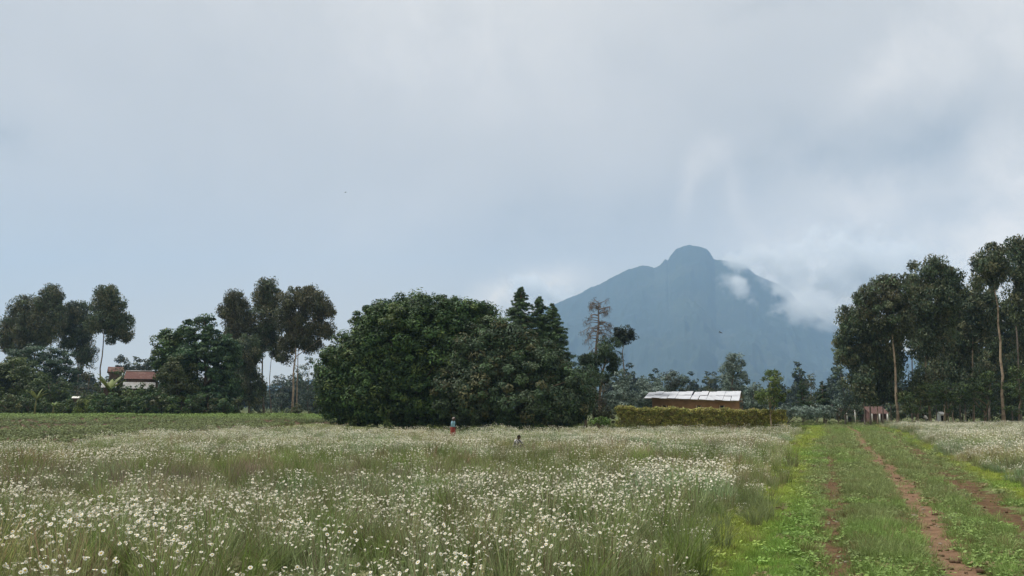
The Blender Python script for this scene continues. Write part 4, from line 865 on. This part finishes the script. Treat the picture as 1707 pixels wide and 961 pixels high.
def build_field():
    rng = np.random.RandomState(21); q = field_points(); x, y = q[:, 0], q[:, 1]
    L = in_left(x, y); R = in_right(x, y); keep = L | R; q = q[keep]; R = R[keep]; x, y = q[:, 0], q[:, 1]
    n = len(q); bloom = .58 + .66 * wob(x, y, 7, 0) + .55 * wob(x, y, 2.2, 3) + .32 * sst(24, 40, y) + .5 * R - .35 * sst(64, 70, y) * ~R - .22 * np.exp(-((y - 17) / 3.5) ** 2) * ~R * sst(4, -4, x) + .25 * sst(14, 11, y) + .35 * sst(3.2, .6, edge_l(y) - track_u(x, y)) * ~R
    flowering = rng.rand(n) < np.clip(bloom, .07, .98)
    dryish = .36 + .8 * wob(x, y, 5, 2) + .1 * sst(30, 14, y) - .25 * R - .4 * sst(32, 50, y)
    z = zg(x, y) - .02
    ed = np.where(R, track_u(x, y) - edge_r(y), edge_l(y) - track_u(x, y)); rot = rng.uniform(0, 6.283, n); scl = rng.uniform(.62, 1.2, n) * (.55 + .45 * sst(-.3, 1.0, ed)); pcl = 0.0
    for qx, qy in ((P(754.5, 720, 57)[0], 57.0), (P(864, 745, 37)[0], 37.0)): pcl = np.maximum(pcl, np.exp(-((x - qx * y / qy) / 1.1) ** 4) * (y < qy + .6) * (y > qy - 9))
    scl = scl * (1 - .32 * pcl) * (1 + .06 * sst(30, 60, y)) * (1 + .14 * wob(x, y, 8, 4))
    # variants: 0-4 flowering, 5-6 dry stalks, 7-8 feathery green, 9 sparse flowering for far off
    cn = srccoll('field_sources'); specs = [(60, 19, .56, .30, .2, 90, 9), (72, 30, .62, .34, .18, 100, 9), (50, 12, .46, .26, .3, 80, 9), (66, 26, .66, .28, .25, 80, 9), (90, 50, .54, .34, .18, 100, 9),
                                            (84, 0, .60, .28, .9, 40, 0), (72, 0, .50, .32, .8, 50, 0), (70, 0, .42, .34, .15, 150, 0), (90, 2, .46, .30, .4, 120, 9)]
    protos = []
    for i, (ns, nf, H, sp, dry, fe, pe) in enumerate(specs):
        fo, bl = make_plant(300 + i, ns, nf, H, sp, dry, fe, .037, pe); nm = 'plant_%02d' % i
        m = MB(); m.v = fo.v + bl.v; m.c = fo.c + bl.c; m.hasc = True; m.n = fo.n + bl.n
        m.f = fo.f + [f + fo.n for f in bl.f]; m.mi = fo.mi + [np.ones_like(k) for k in bl.mi]
        o = m.build(nm, [STALK, PETAL], coll=cn); protos.append((fo, bl))
    idx = np.where(flowering, rng.choice([0, 1, 2, 3, 4], n, p=[.24, .26, .16, .2, .14]), np.where(rng.rand(n) < np.clip(dryish, .05, .9), rng.choice([5, 6], n), rng.choice([7, 8], n)))
    t0 = 1 + .30 * wob(x, y, 3.5, 1); tint = np.column_stack([t0 * (1.02 + .2 * wob(x, y, 6, 3)), t0, t0 * (1 + .2 * wob(x, y, 4, 5))]).clip(.5, 1.7)
    fr = (np.abs(x) < y * .66) & flowering & (y > 9.0); order = np.where(fr)[0]; order = order[np.argsort(y[order])][:300]; ind = np.zeros(n, bool); ind[order] = True
    scatter('flower_field', np.column_stack([x, y, z])[~ind], rot[~ind], scl[~ind], idx[~ind], tint[~ind], cn, 'white pyrethrum daisies and dry stalks covering the field', 'flower field')
    # the nearest clumps one by one
    pm = []
    for k in range(5):
        fo, bl = protos[k]; pm.append((fo.mesh('foliage', STALK0), bl.mesh('blossom', PETAL)))
    for j in order:
        t = thing('daisy_plant', 'clump of white daisies on thin stalks at the near edge of the field', 'flowers', (x[j], y[j], z[j]), 'daisy clumps at the near edge of the field')
        t.rotation_euler[2] = rot[j]; s = scl[j]; t.scale = (s, s, s)
        for nm, me in zip(('foliage', 'blossom'), pm[idx[j]]):
            o = bpy.data.objects.new(nm, me); C.objects.link(o); o.parent = t; o['kind'] = 'stuff'
build_field()

def build_grass():
    rng = np.random.RandomState(31); cn = srccoll('grass_sources')
    def tuft(nm, n, h, rad, lean, w, seed):
        r = np.random.RandomState(seed); a = r.uniform(0, 6.283, n); rr = rad * np.sqrt(r.rand(n)); base = np.column_stack([rr * np.cos(a), rr * np.sin(a), np.full(n, -.015)])
        hh = h * r.uniform(.5, 1.15, n); le = lean * r.uniform(.1, 1, n); a2 = a + r.normal(size=n) * .8; b = MB()
        blades(b, base, hh, np.column_stack([np.cos(a2) * le, np.sin(a2) * le]), w, np.ones((n, 3)) * r.uniform(.65, 1.35, (n, 1)), r, 2, .15); b.build(nm, GRASS, coll=cn)
    tuft('tuft_0', 46, .055, .13, .06, .009, 1); tuft('tuft_1', 40, .085, .11, .07, .008, 2); tuft('tuft_2', 44, .16, .09, .13, .008, 3); tuft('tuft_3', 60, .42, .09, .30, .008, 4)
    def weed(nm, n, seed):
        r = np.random.RandomState(seed); Pp = np.column_stack([r.normal(size=n) * .07, r.normal(size=n) * .07, r.uniform(.02, .07, n)]); Nn = unit(np.column_stack([r.normal(size=n) * .4, r.normal(size=n) * .4, np.ones(n)]))
        b = MB(); add_leaves(b, Pp, Nn, .05, .035, np.ones((n, 3)) * r.uniform(.7, 1.3, (n, 1)), r); b.build(nm, GRASS, coll=cn)
    weed('weed_0', 34, 5)
    def pts(y0, y1, dens):
        n = int(dens * (y1 - y0) * 9.5); y = rng.uniform(y0, y1, n); u = rng.uniform(-4.2, 7.0, n); return u, y
    U, Y = [], []
    for y0, y1, dn in ((6, 9, 60), (9, 14, 170), (14, 20, 110), (20, 30, 60), (30, 50, 26), (50, 102, 13)):
        u, y = pts(y0, y1, dn); U.append(u); Y.append(y)
    u = np.concatenate(U); y = np.concatenate(Y); x = u + TS * y + .25 * np.sin(y * .11)
    el, er = edge_l(y), edge_r(y)
    def dirtmask(u, y):
        p = np.array([path_u(v) for v in y]); d = np.exp(-((u - p) / .33) ** 4) * .97
        rb = .9 * np.exp(-((y - 11.6) / 1.2) ** 2) + .7 * np.exp(-((y - 14.5) / 1.1) ** 2) + .7 * np.exp(-((y - 20) / 3.6) ** 2) + .75 * np.exp(-((y - 30) / 8) ** 2) + .7 * np.exp(-((y - 48) / 14) ** 2); d = np.maximum(d, np.clip(rb * 1.15, .72, .97) * np.exp(-((u - rut_c(y) - .05 * np.sin(y * .8)) / .24) ** 4))
        c3 = mud_c(y); d = np.maximum(d, .93 * np.exp(-((u - c3) / .56) ** 4) * (.25 + .75 * (wob(x, y, 3, 2) > -.5)))
        pw = 1 + .5 * sst(24, 60, y); d = np.maximum(d, np.exp(-((u - p) / (.33 * pw)) ** 4) * .97); d = np.maximum(d, .62 * sst(30, 45, y) * np.exp(-((u - .9) / 1.6) ** 4)); c4 = np.exp(-((u - .84) / .22) ** 4) * (np.exp(-((y - 15.2) / 1.1) ** 2) + .6 * np.exp(-((y - 18.5) / 1.3) ** 2)); return np.maximum(d, c4 * .9)
    keep = (u > el - .5) & (u < er + .4) & (rng.rand(len(u)) > dirtmask(u, y)); u, y, x = u[keep], y[keep], x[keep]; el, er = el[keep], er[keep]; n = len(u)
    mossL = sst(-.8, -1.5, u + .35 * wob(x, y, 2.2, 3)); mossR = sst(.55, 1.0, u - mud_c(y)); moss = np.clip(mossL * .9 + mossR, 0, 1)
    brightL = np.exp(-((u + 1.1) / .5) ** 2) * sst(25, 12, y)
    r = rng.rand(n); centre = np.exp(-((u - .42) / .5) ** 2)
    tall = np.clip(.12 + .6 * centre * (wob(x, y, 3, 1) > -.3) + .5 * (np.abs(u - 1.0) < .25) * (np.abs(y - 17.5) < 2.5) + .35 * np.exp(-((u - 2.5) / .4) ** 2), 0, .85) * (1 - moss)
    idx = np.where(r < tall, 2, np.where(r < tall + .18 * (1 - moss), 4, np.where(rng.rand(n) < .6, 0, 1)))
    edge = ((u - el) < .5) & (rng.rand(n) < .03) & (y < 22) | ((er - u) < .3) & (rng.rand(n) < .02) & (y < 25); idx = np.where(edge, 3, idx)
    ym, gr, dl = np.array([.32, .375, .08]), np.array([.19, .32, .07]), np.array([.225, .28, .11])
    col = dl[None] * (1 - moss[:, None]) + ym[None] * moss[:, None]; col = col * (1 - brightL[:, None]) + gr[None] * brightL[:, None]
    lush = (sst(.1, .7, wob(x, y, 3.5, 2)) * .6)[:, None]; col = col * (1 - lush) + gr * lush
    dryb = (rng.rand(n, 1) < .10); col = np.where(dryb, np.array([.22, .19, .09]), col) * rng.uniform(.72, 1.28, (n, 1))
    col = np.where((idx == 3)[:, None], np.array([.20, .24, .11]) * rng.uniform(.8, 1.2, (n, 1)), col)
    scl = rng.uniform(.7, 1.3, n) * (1 + 1.1 * sst(18, 50, y))
    scatter('verge_grass', np.column_stack([x, y, zg(x, y)]), rng.uniform(0, 6.283, n), scl, idx, col, cn, 'short green and yellow green grass along the dirt track', 'grass')
    # low undergrowth between the flower clumps
    n = 9000; y = np.sqrt(rng.uniform(5.5 ** 2, 32 ** 2, n)); x = rng.uniform(-.78, .78, n) * y; ok = in_left(x, y); x, y = x[ok], y[ok]; n = len(x)
    col = np.where(rng.rand(n, 1) < .6, np.array([.17, .24, .065]), np.array([.22, .22, .11])) * rng.uniform(.7, 1.3, (n, 1)) * (1 + .2 * wob(x, y, 3, 1))[:, None]
    scatter('undergrowth', np.column_stack([x, y, zg(x, y)]), rng.uniform(0, 6.283, n), rng.uniform(1.0, 2.2, n), rng.choice([1, 2, 3, 4], n, p=[.25, .45, .1, .2]), col, cn, 'low green undergrowth between the daisy clumps', 'undergrowth')
    # rougher grass round the field's far edge, under the trees and behind the crop
    n = 11000; y = rng.uniform(59, 135, n); x = rng.uniform(-.72, .72, n) * y; uu = track_u(x, y)
    ok = ~((x > -21) & (x < 10) & (y > 72) & (y < 100)) & ~((uu > edge_l(y)) & (uu < edge_r(y)) & (y < 100)) & ~((x < crop_edge(y)) & (y < 121)); x, y = x[ok], y[ok]; n = len(x)
    col = np.where(rng.rand(n, 1) < .5, np.array([.10, .145, .04]), np.array([.13, .15, .06])) * rng.uniform(.7, 1.3, (n, 1))
    scatter('rough_grass', np.column_stack([x, y, zg(x, y)]), rng.uniform(0, 6.283, n), rng.uniform(1.1, 2.0, n), rng.choice([2, 3], n, p=[.85, .15]), col, cn, 'rough grass between the flower field and the trees', 'grass')
build_grass()

def build_crop():
    rng = np.random.RandomState(41); cn = srccoll('crop_sources')
    for k in range(3):
        r = np.random.RandomState(k + 60); n = 46; D = unit(r.normal(size=(n, 3))); D[:, 2] = np.abs(D[:, 2]); Pp = D * np.array([.24, .24, .22]) * r.uniform(.4, 1, (n, 1)) + np.array([0, 0, .06])
        b = MB(); add_leaves(b, Pp, unit(D + r.normal(size=(n, 3)) * .4 + np.array([0, 0, .7])), .13, .085, np.array([.17, .21, .088]) * r.uniform(.6, 1.4, (n, 1)), r); b.build('crop_%d' % k, GRASS, coll=cn)
    th = math.radians(12); X, Y = [], []
    for row in np.arange(-90, 60, 1.15):                       # rows run across, slightly oblique
        s = np.arange(-130, 30, .36); s = s + rng.uniform(-.12, .12, len(s)); rr = row + rng.normal(size=len(s)) * .07
        X.append(s * math.cos(th) - rr * math.sin(th)); Y.append(80 + s * math.sin(th) + rr * math.cos(th))
    x = np.concatenate(X); y = np.concatenate(Y)
    ok = (x < crop_edge(y) - .2) & (y > 33) & (y < 121) & (np.abs(x) < y * .75) & (rng.rand(len(x)) < .60 + .4 * wob(x, y, 7, 2)); x, y = x[ok], y[ok]; n = len(x)
    t = 1 + .2 * wob(x, y, 12, 1); col = np.column_stack([t, t, t]) * rng.uniform(.8, 1.25, (n, 1))
    g = sst(85, 118, y)[:, None]; col = col * (1 - g) + col * np.array([1.1, 1.35, .85]) * g
    scatter('potato_crop', np.column_stack([x, y, zg(x, y)]), rng.uniform(0, 6.283, n), rng.uniform(.8, 1.3, n) * (1 + .25 * sst(80, 118, y)), rng.randint(0, 3, n), col, cn, 'rows of low green crop plants in brown soil on the left', 'crop')
build_crop()

def build_far_forest():
    rng = np.random.RandomState(51); cn = srccoll('forest_sources')
    for k in range(6):
        r = np.random.RandomState(k + 80); b = MB(); H = (9, 13, 16, 11, 8, 18)[k]; wd = (4.2, 3.2, 2.4, 4.6, 3.6, 2.2)[k]
        bl_ = [(np.array([0, 0, H * .62]), np.array([wd, wd, H * .36])), (np.array([wd * .4, 0, H * .45]), np.array([wd * .8, wd * .8, H * .3])), (np.array([-wd * .4, .3, H * .5]), np.array([wd * .8, wd * .8, H * .3]))]
        cs, rs, os_ = blob_clumps(bl_, .9, r, 1.4); clump_leaves(b, cs, rs, os_, 26, 1.3, .7, [(.034, .050, .036), (.045, .062, .042), (.05, .075, .04)], r)
        b.tube([(0, 0, -1), (0, 0, H * .5), (0, 0, H * .8)], [.3, .2, .1], 5, col=(.06, .05, .04)); b.build('tree_%d' % k, LEAF, coll=cn)
    n = 2600; y = 260 * (2300 / 260) ** rng.rand(n); x = rng.uniform(-.8, .8, n) * y
    ok = (wob(x, y * .5, 260, 3) + .35 * wob(x, y, 90, 1) > -.45); x, y = x[ok], y[ok]; n = len(x)
    scatter('far_forest', np.column_stack([x, y, zg(x, y)]), rng.uniform(0, 6.283, n), rng.uniform(.55, 1.15, n), rng.randint(0, 6, n), np.ones((n, 3)), cn, 'hazy blue woodland band at the foot of the mountain', 'forest')
build_far_forest()

# hedgerow and thicket fillers
for px, Y, top, hw, pal, lab in [(150, 121, 650, 20, MID, 'tall green shrub in the hedgerow left of the bleached roof'), (178, 120.5, 648, 16, DEEP, 'tall dark shrub under the bleached roof'), (207, 120, 645, 11, DEEP + OLIVE[:1], 'leafy shrub right below the pale grey roof'),
                                 (240, 121, 638, 14, DEEP, 'tall dark shrub at the right end of the pale grey roof'), (165, 119.5, 652, 15, DEEP + MID, 'dark shrub in the hedgerow below the further reddish roof'), (188, 119, 656, 14, DEEP, 'dark shrub between the two pale roofs'), (222, 119, 652, 15, DEEP + MID, 'dark shrub before the middle of the pale grey roof'), (170, 131, 621, 13, MID, 'twiggy tree half hiding the further reddish roof'), (194, 131, 617, 15, MID + OLIVE, 'leafy tree between the further reddish roof and the rusty roof'), (188, 126, 634, 12, MID, 'shrub between the banana plant and the rusty roof'), (255, 122, 640, 16, MID, 'tall shrub between the roofs and the deep green tree'), (8, 123, 655, 22, MID, 'tall green shrub at the left border'), (120, 123, 655, 14, DEEP, 'dark tall shrub behind the bright yellow green bush'), (40, 124, 655, 20, DEEP, 'dark tall shrub behind the tall banana plant')]:
    h = 690 - top
    tree('shrub', lab, 'shrub', px, Y, [(px, 690 - h * .5, hw, h * .5), (px - hw * .5, 690 - h * .35, hw * .7, h * .35), (px + hw * .5, 690 - h * .4, hw * .7, h * .35)], pal, (.34, .15), per=4.6, rc=.6, n=52, tr=.08, limbs=6, up=.7)
for px, Y, top, hw, pal, lab in [(1440, 128, 660, 24, EUC, 'shadowy thicket at the left back of the gum grove'), (1500, 132, 664, 34, EUC, 'shadowy thicket behind the bright trunk'), (1560, 130, 660, 34, EUC + MID, 'shadowy thicket at the back of the grove centre'), (1615, 132, 662, 34, EUC, 'shadowy thicket behind the short bright trunk'),
                                 (1665, 128, 658, 34, EUC + MID, 'shadowy thicket behind the leaning gum'), (1712, 130, 655, 34, EUC, 'shadowy thicket at the right back of the grove'), (1412, 134, 668, 18, BLUE[:2] + EUC, 'dim thicket beyond the white posts')]:
    h = 700 - top
    tree('thicket', lab, 'thicket', px, Y, [(px, 700 - h * .5, hw, h * .5), (px - hw * .55, 700 - h * .35, hw * .6, h * .4), (px + hw * .55, 700 - h * .4, hw * .6, h * .4)], pal, (.42, .18), per=3.4, rc=.8, n=52, tr=.08, limbs=6, up=.6)

# ------------------------------------------------------------------ people and birds
SKIN = mat('skin', (1, 1, 1), .6, .3, attr=True)
BLUESHIRT = mat('blue_cloth', (.22, .38, .46), .9, .1, noise=(9, (.16, .30, .38), .45, .65), bump=(14, .3))
REDCLOTH = mat('red_cloth', (.27, .06, .05), .9, .1, noise=(7, (.18, .04, .038), .45, .65), bump=(12, .3))
PATTERN = mat('patterned_cloth', (.50, .50, .50), .9, .1, noise=(16, (.03, .03, .035), .48, .54))
WHITECLOTH = mat('white_cloth', (.62, .62, .63), .9, .1, noise=(7, (.48, .48, .5), .45, .65), bump=(12, .3))
DARKCLOTH = mat('dark_cloth', (.025, .026, .03), .9, .1, noise=(8, (.04, .04, .045), .45, .65))
GREYCLOTH = mat('grey_cloth', (.28, .24, .25), .9, .1, noise=(9, (.18, .15, .16), .45, .65))
HAIR = mat('black_hair', (.012, .011, .010), .8, .2, bump=(60, .6))
def person(label, loc, J, rot, shirt, lower, skirt, hair, hairname='hair', sleeve=.55):
    """J: joint -> position in metres, facing +x before rot"""
    t = thing('person', label, 'person', loc); t.rotation_euler[2] = rot
    J = {k: np.array(v, float) for k, v in J.items()}; hgt = J['_h']
    s = float(hgt) / 1.7
    V, E, Rr = [], [], []
    def add(p, r, par=None):
        V.append(tuple(p)); Rr.append(r); i = len(V) - 1
        if par is not None: E.append((par, i))
        return i
    pel = add(J['pelvis'], .125 * s); wa = add(J['pelvis'] * .5 + J['chest'] * .5, .112 * s, pel); ch = add(J['chest'], .13 * s, wa); nb = add(J['neck'], .06 * s, ch); hd = add(J['neck'] * .45 + J['head'] * .55, .055 * s, nb)
    for sd in 'lr':
        sh = add(J['sh' + sd], .058 * s, ch); el = add(J['el' + sd], .042 * s, sh); wr = add(J['wr' + sd], .028 * s, el)
        d = unit(J['wr' + sd] - J['el' + sd]); side = unit(np.cross(d, [0.1, .2, 1.0])); pn = np.cross(d, side)
        pa = add(J['wr' + sd] + d * .055 * s, .034 * s, wr)
        for k in range(4):
            L = (.075, .088, .08, .062)[k] * s; b0 = J['wr' + sd] + d * .095 * s + side * (k - 1.5) * .020 * s
            f0 = add(b0, .0095 * s, pa); f1 = add(b0 + d * L * .5 + pn * .008 * s, .0085 * s, f0); add(b0 + d * L * .9 + pn * (.028 + .006 * k) * s, .0075 * s, f1)
        th = add(J['wr' + sd] + d * .045 * s + side * .040 * s, .011 * s, pa); add(J['wr' + sd] + d * .085 * s + side * .060 * s + pn * .01 * s, .0095 * s, th)
        hp = add(J['hip' + sd], .085 * s, pel); kn = add(J['kn' + sd], .055 * s, hp); an = add(J['an' + sd], .036 * s, kn)
        fw = unit(J['to' + sd] - J['an' + sd]); add(J['to' + sd], .028 * s, an)
    me = bpy.data.meshes.new('skeleton'); me.from_pydata(V, E, []); tmp = bpy.data.objects.new('skeleton', me); C.objects.link(tmp)
    md = tmp.modifiers.new('skin', 'SKIN'); md.use_smooth_shade = True
    if len(me.skin_vertices) == 0: raise RuntimeError('no skin layer')
    for i, sv in enumerate(me.skin_vertices[0].data): sv.radius = (Rr[i], Rr[i]); sv.use_root = (i == 0)
    sb = tmp.modifiers.new('sub', 'SUBSURF'); sb.levels = 1; sb.render_levels = 1
    ev = tmp.evaluated_get(bpy.context.evaluated_depsgraph_get()); em = ev.to_mesh()
    v = np.zeros(len(em.vertices) * 3); em.vertices.foreach_get('co', v); f = [list(p.vertices) for p in em.polygons]
    ev.to_mesh_clear(); bpy.data.objects.remove(tmp); bpy.data.meshes.remove(me)
    sk = np.array([.060, .034, .024]); b = MB(); q = [(p[0], p[1], p[2], p[3]) if len(p) >= 4 else (p[0], p[1], p[2], p[0]) for p in f]; b.add(v.reshape(-1, 3), q, sk)
    # head with a face: local axes up (neck to head), forward
    up = unit(J['head'] - J['neck']); fwd = J['look'] - up * np.dot(J['look'], up); fwd = unit(fwd); lat = np.cross(up, fwd); H = .125 * s * 1.12; c = J['head']
    def ell(cen, rx, ry, rz, n=14, m=10, fn=None, col=sk, bb=b):
        A, B = np.meshgrid(np.arange(n) * 2 * math.pi / n, np.linspace(0, math.pi, m)); P0 = np.column_stack([(np.sin(B) * np.cos(A)).ravel(), (np.sin(B) * np.sin(A)).ravel(), np.cos(B).ravel()])
        if fn is not None: P0 = fn(P0)
        X = cen + P0[:, :1] * rx * fwd + P0[:, 1:2] * ry * lat + P0[:, 2:] * rz * up
        bb.add(X, [(i * n + j, i * n + (j + 1) % n, (i + 1) * n + (j + 1) % n, (i + 1) * n + j) for i in range(m - 1) for j in range(n)], col)
    def face(p):
        p = p.copy(); chin = np.clip(-p[:, 2], 0, 1); p[:, 1] *= 1 - .28 * chin; p[:, 0] *= 1 - .12 * chin
        nose = np.exp(-((p[:, 1] / .18) ** 2 + ((p[:, 2] + .15) / .25) ** 2)) * (p[:, 0] > .5); p[:, 0] += .16 * nose; return p
    ell(c, H * .88, H * .72, H, 18, 14, face)
    for sg in (-1, 1):
        ell(c + fwd * H * .74 + lat * sg * H * .28 + up * H * .02, H * .11, H * .13, H * .09, 8, 6, None, (.5, .48, .44)); ell(c + fwd * H * .83 + lat * sg * H * .28 + up * H * .02, H * .05, H * .06, H * .06, 6, 5, None, (.01, .008, .006))
        ell(c + lat * sg * H * .74 - up * H * .05, H * .14, H * .06, H * .2, 8, 6)
    ell(c + fwd * H * .76 - up * H * .42, H * .1, H * .24, H * .06, 8, 5, None, (.09, .03, .026))
    b.build('body', SKIN, t, smooth=True)
    hb = MB()
    def cap(p): p = p.copy(); low = (p[:, 0] > .25) & (p[:, 2] < .45); p[low, 0] *= .55; p[p[:, 2] < -.35] *= .8; return p
    ell(c + up * H * .12 - fwd * H * .08, H * .98, H * .84, H * 1.0, 18, 12, cap, None, hb); hb.build(hairname, hair, t, smooth=True)
    # shirt: torso tube and sleeves
    cb = MB(); tp = [J['pelvis'] - unit(J['chest'] - J['pelvis']) * .05 * s, J['pelvis'] * .65 + J['chest'] * .35, J['pelvis'] * .3 + J['chest'] * .7, J['chest'], J['chest'] * .45 + J['neck'] * .55, J['neck'] * .97 + J['chest'] * .03]
    cb.tube(tp, np.array([.165, .158, .165, .172, .135, .066]) * s, 14)
    for sd in 'lr':
        S0, E0, W0 = J['sh' + sd], J['el' + sd], J['wr' + sd]; pts = [J['chest'] * .35 + S0 * .65, S0, S0 * .45 + E0 * .55, E0]
        rd = [.075, .076, .066, .058]
        if sleeve > .6: pts += [E0 * (1 - sleeve) + W0 * sleeve]; rd += [.046]
        cb.tube(pts, np.array(rd) * s, 10)
    cb.build('shirt', shirt, t, smooth=True)
    lb = MB()
    if skirt:
        m = (J['anl'] + J['anr']) / 2; k = (J['knl'] + J['knr']) / 2; kr = np.linalg.norm(J['knl'] - J['knr']) / 2 + .09 * s
        lb.tube([J['pelvis'] + unit(J['chest'] - J['pelvis']) * .06 * s, J['pelvis'], (J['pelvis'] + k) / 2, k, k * .35 + m * .65], np.array([.145 * s, .185 * s, .2 * s, max(kr, .2 * s), max(kr, .23 * s)]), 16); lb.build('skirt', lower, t, smooth=True)
    else:
        lb.tube([J['pelvis'] + unit(J['chest'] - J['pelvis']) * .08 * s, J['pelvis'], J['pelvis'] - np.array([0, 0, .06 * s])], np.array([.15, .165, .13]) * s, 12)
        for sd in 'lr': lb.tube([J['hip' + sd] * .7 + J['pelvis'] * .3, J['hip' + sd] * .5 + J['kn' + sd] * .5, J['kn' + sd], J['kn' + sd] * .1 + J['an' + sd] * .9], np.array([.115, .095, .075, .062]) * s, 10)
        lb.build('trousers', lower, t, smooth=True)
    return t
def stand(h, lean=0.0, step=.08):
    k = h / 1.7
    j = dict(pelvis=(0, 0, .93), chest=(.02 + lean * .5, 0, 1.28 - lean * .14), neck=(.03 + lean * .8, 0, 1.44 - lean * .30), head=(.05 + lean * 1.15, 0, 1.575 - lean * .46), look=(1, 0, -.1 - lean),
             shl=(.02 + lean * .68, .19, 1.38 - lean * .24), shr=(.02 + lean * .68, -.19, 1.38 - lean * .24), ell=(-.02 + lean * .75, .24, 1.10 - lean * .3), elr=(.04 + lean * .8, -.25, 1.10 - lean * .3), wrl=(.12 + lean, .22, .88 - lean * .3), wrr=(.24 + lean * 1.0, -.2, .97 - lean * .35),
             hipl=(0, .09, .88), hipr=(0, -.09, .88), knl=(.03 + step, .10, .49), knr=(-.0 - step * .3, -.10, .49), anl=(-.02 + step, .10, .08), anr=(-.06 - step, -.10, .08), tol=(.14 + step, .11, .03), tor=(.1 - step, -.11, .03))
    j = {a: np.array(b) * (1 if a == 'look' else k) for a, b in j.items()}; j['_h'] = h; return j
p = P(754.5, 720, 57); person('person in pale blue shirt and red skirt standing before the great tree', (p[0], 57, gz(p[0], 57)), stand(1.52, .03), math.radians(-20), BLUESHIRT, REDCLOTH, True, GREYCLOTH, 'headscarf', .8)
def crouch(h):
    k = h / 1.7
    j = dict(pelvis=(-.12, 0, .34), chest=(.10, 0, .66), neck=(.20, 0, .82), head=(.27, 0, .945), look=(1, 0, -.4), shl=(.14, .18, .76), shr=(.14, -.18, .76), ell=(.34, .24, .54), elr=(.36, -.24, .55), wrl=(.52, .16, .40), wrr=(.55, -.13, .42),
             hipl=(-.10, .09, .33), hipr=(-.10, -.09, .33), knl=(.27, .17, .47), knr=(.27, -.17, .47), anl=(.02, .14, .08), anr=(.02, -.14, .08), tol=(.2, .16, .03), tor=(.2, -.16, .03))
    j = {a: np.array(b) * (1 if a == 'look' else k) for a, b in j.items()}; j['_h'] = h; return j
p = P(864, 745, 37); person('child with black hair in a black and white top crouching among the daisies', (p[0] - .1, 37, gz(p[0], 37) + .03), crouch(1.22), math.radians(-50), PATTERN, DARKCLOTH, False, HAIR)
p = P(1545, 698, 99); person('person in a white shirt and dark trousers stooping under the gum trees', (p[0], 99, gz(p[0], 99)), stand(1.62, .30), math.radians(160), WHITECLOTH, DARKCLOTH, False, HAIR)
def bird(label, px, py, Y, span, rot, bank):
    c = P(px, py, Y); t = thing('bird', label, 'bird', c); t.rotation_euler = (bank, -.1, rot); k = span / .6
    col = mat('bird_feather', (.028, .028, .032), .7, .2)
    b = MB(); b.tube(np.array([(-.17, 0, 0), (-.11, 0, 0), (-.03, 0, .0), (.06, 0, .005), (.115, 0, .015), (.15, 0, .012), (.185, 0, .004)]) * k, np.array([.006, .026, .042, .04, .024, .022, .003]) * k, 10); b.build('body', col, t, smooth=True)
    for sg in (-1, 1):
        b = MB(); top = np.array([(.055, .03, .02), (.075, .15, .075), (.02, .30, .06), (-.03, .28, .055), (-.035, .15, .06), (-.05, .03, .015)]) * k; top[:, 1] *= sg
        V = np.concatenate([top, top - [0, 0, .006]]); b.add(V, [(0, 1, 4, 5), (1, 2, 3, 4), (6, 11, 10, 7), (7, 10, 9, 8), (0, 6, 7, 1), (1, 7, 8, 2), (2, 8, 9, 3), (3, 9, 10, 4), (4, 10, 11, 5), (5, 11, 6, 0)]); b.build('wing', col, t)
    b = MB(); V = np.array([(-.14, .015, .003), (-.27, .045, 0), (-.27, -.045, 0), (-.14, -.015, .003)]) * k; V = np.concatenate([V, V - [0, 0, .005]]); b.add(V, [(0, 1, 2, 3), (4, 7, 6, 5), (0, 4, 5, 1), (1, 5, 6, 2), (2, 6, 7, 3), (3, 7, 4, 0)]); b.build('tail', col, t)
bird('small dark bird flying in front of the mountain', 1201, 555, 60, .42, math.radians(25), .5)
bird('tiny dark bird high in the grey sky', 576, 321, 62, .30, math.radians(10), .2)

def track_debris():
    rng = np.random.RandomState(91); b = MB()
    for k in range(420):
        y = 8.5 * (45 / 8.5) ** rng.rand(); c = (path_u(y), float(rut_c(y)), float(mud_c(y)))[rng.choice(3, p=[.5, .2, .3])]; u = c + rng.normal() * .28; x = TS * y + .25 * math.sin(y * .11) + u; r = rng.uniform(.008, .03) * (1 + .5 * (rng.rand() < .1))
        V = unit(rng.normal(size=(8, 3))) * 0 + np.array([(sx, sy, sz) for sx in (-1, 1) for sy in (-1, 1) for sz in (-1, 1)]) * rng.uniform(.55, 1.0, (8, 3)) * r * np.array([1.2, 1.0, .7]) + np.array([x, y, gz(x, y) + .02 + r * .3])
        b.add(V, [(0, 1, 3, 2), (4, 6, 7, 5), (0, 4, 5, 1), (2, 3, 7, 6), (0, 2, 6, 4), (1, 5, 7, 3)], np.array([(.20, .14, .09), (.10, .065, .04), (.30, .26, .21)][rng.choice(3, p=[.45, .4, .15])]))
    o = b.build('pebble', mat('stone', (1, 1, 1), .9, .15, attr=True)); tag(o, 'small pebbles and clods lying in the wheel tracks', 'pebbles', kind='stuff')
track_debris()
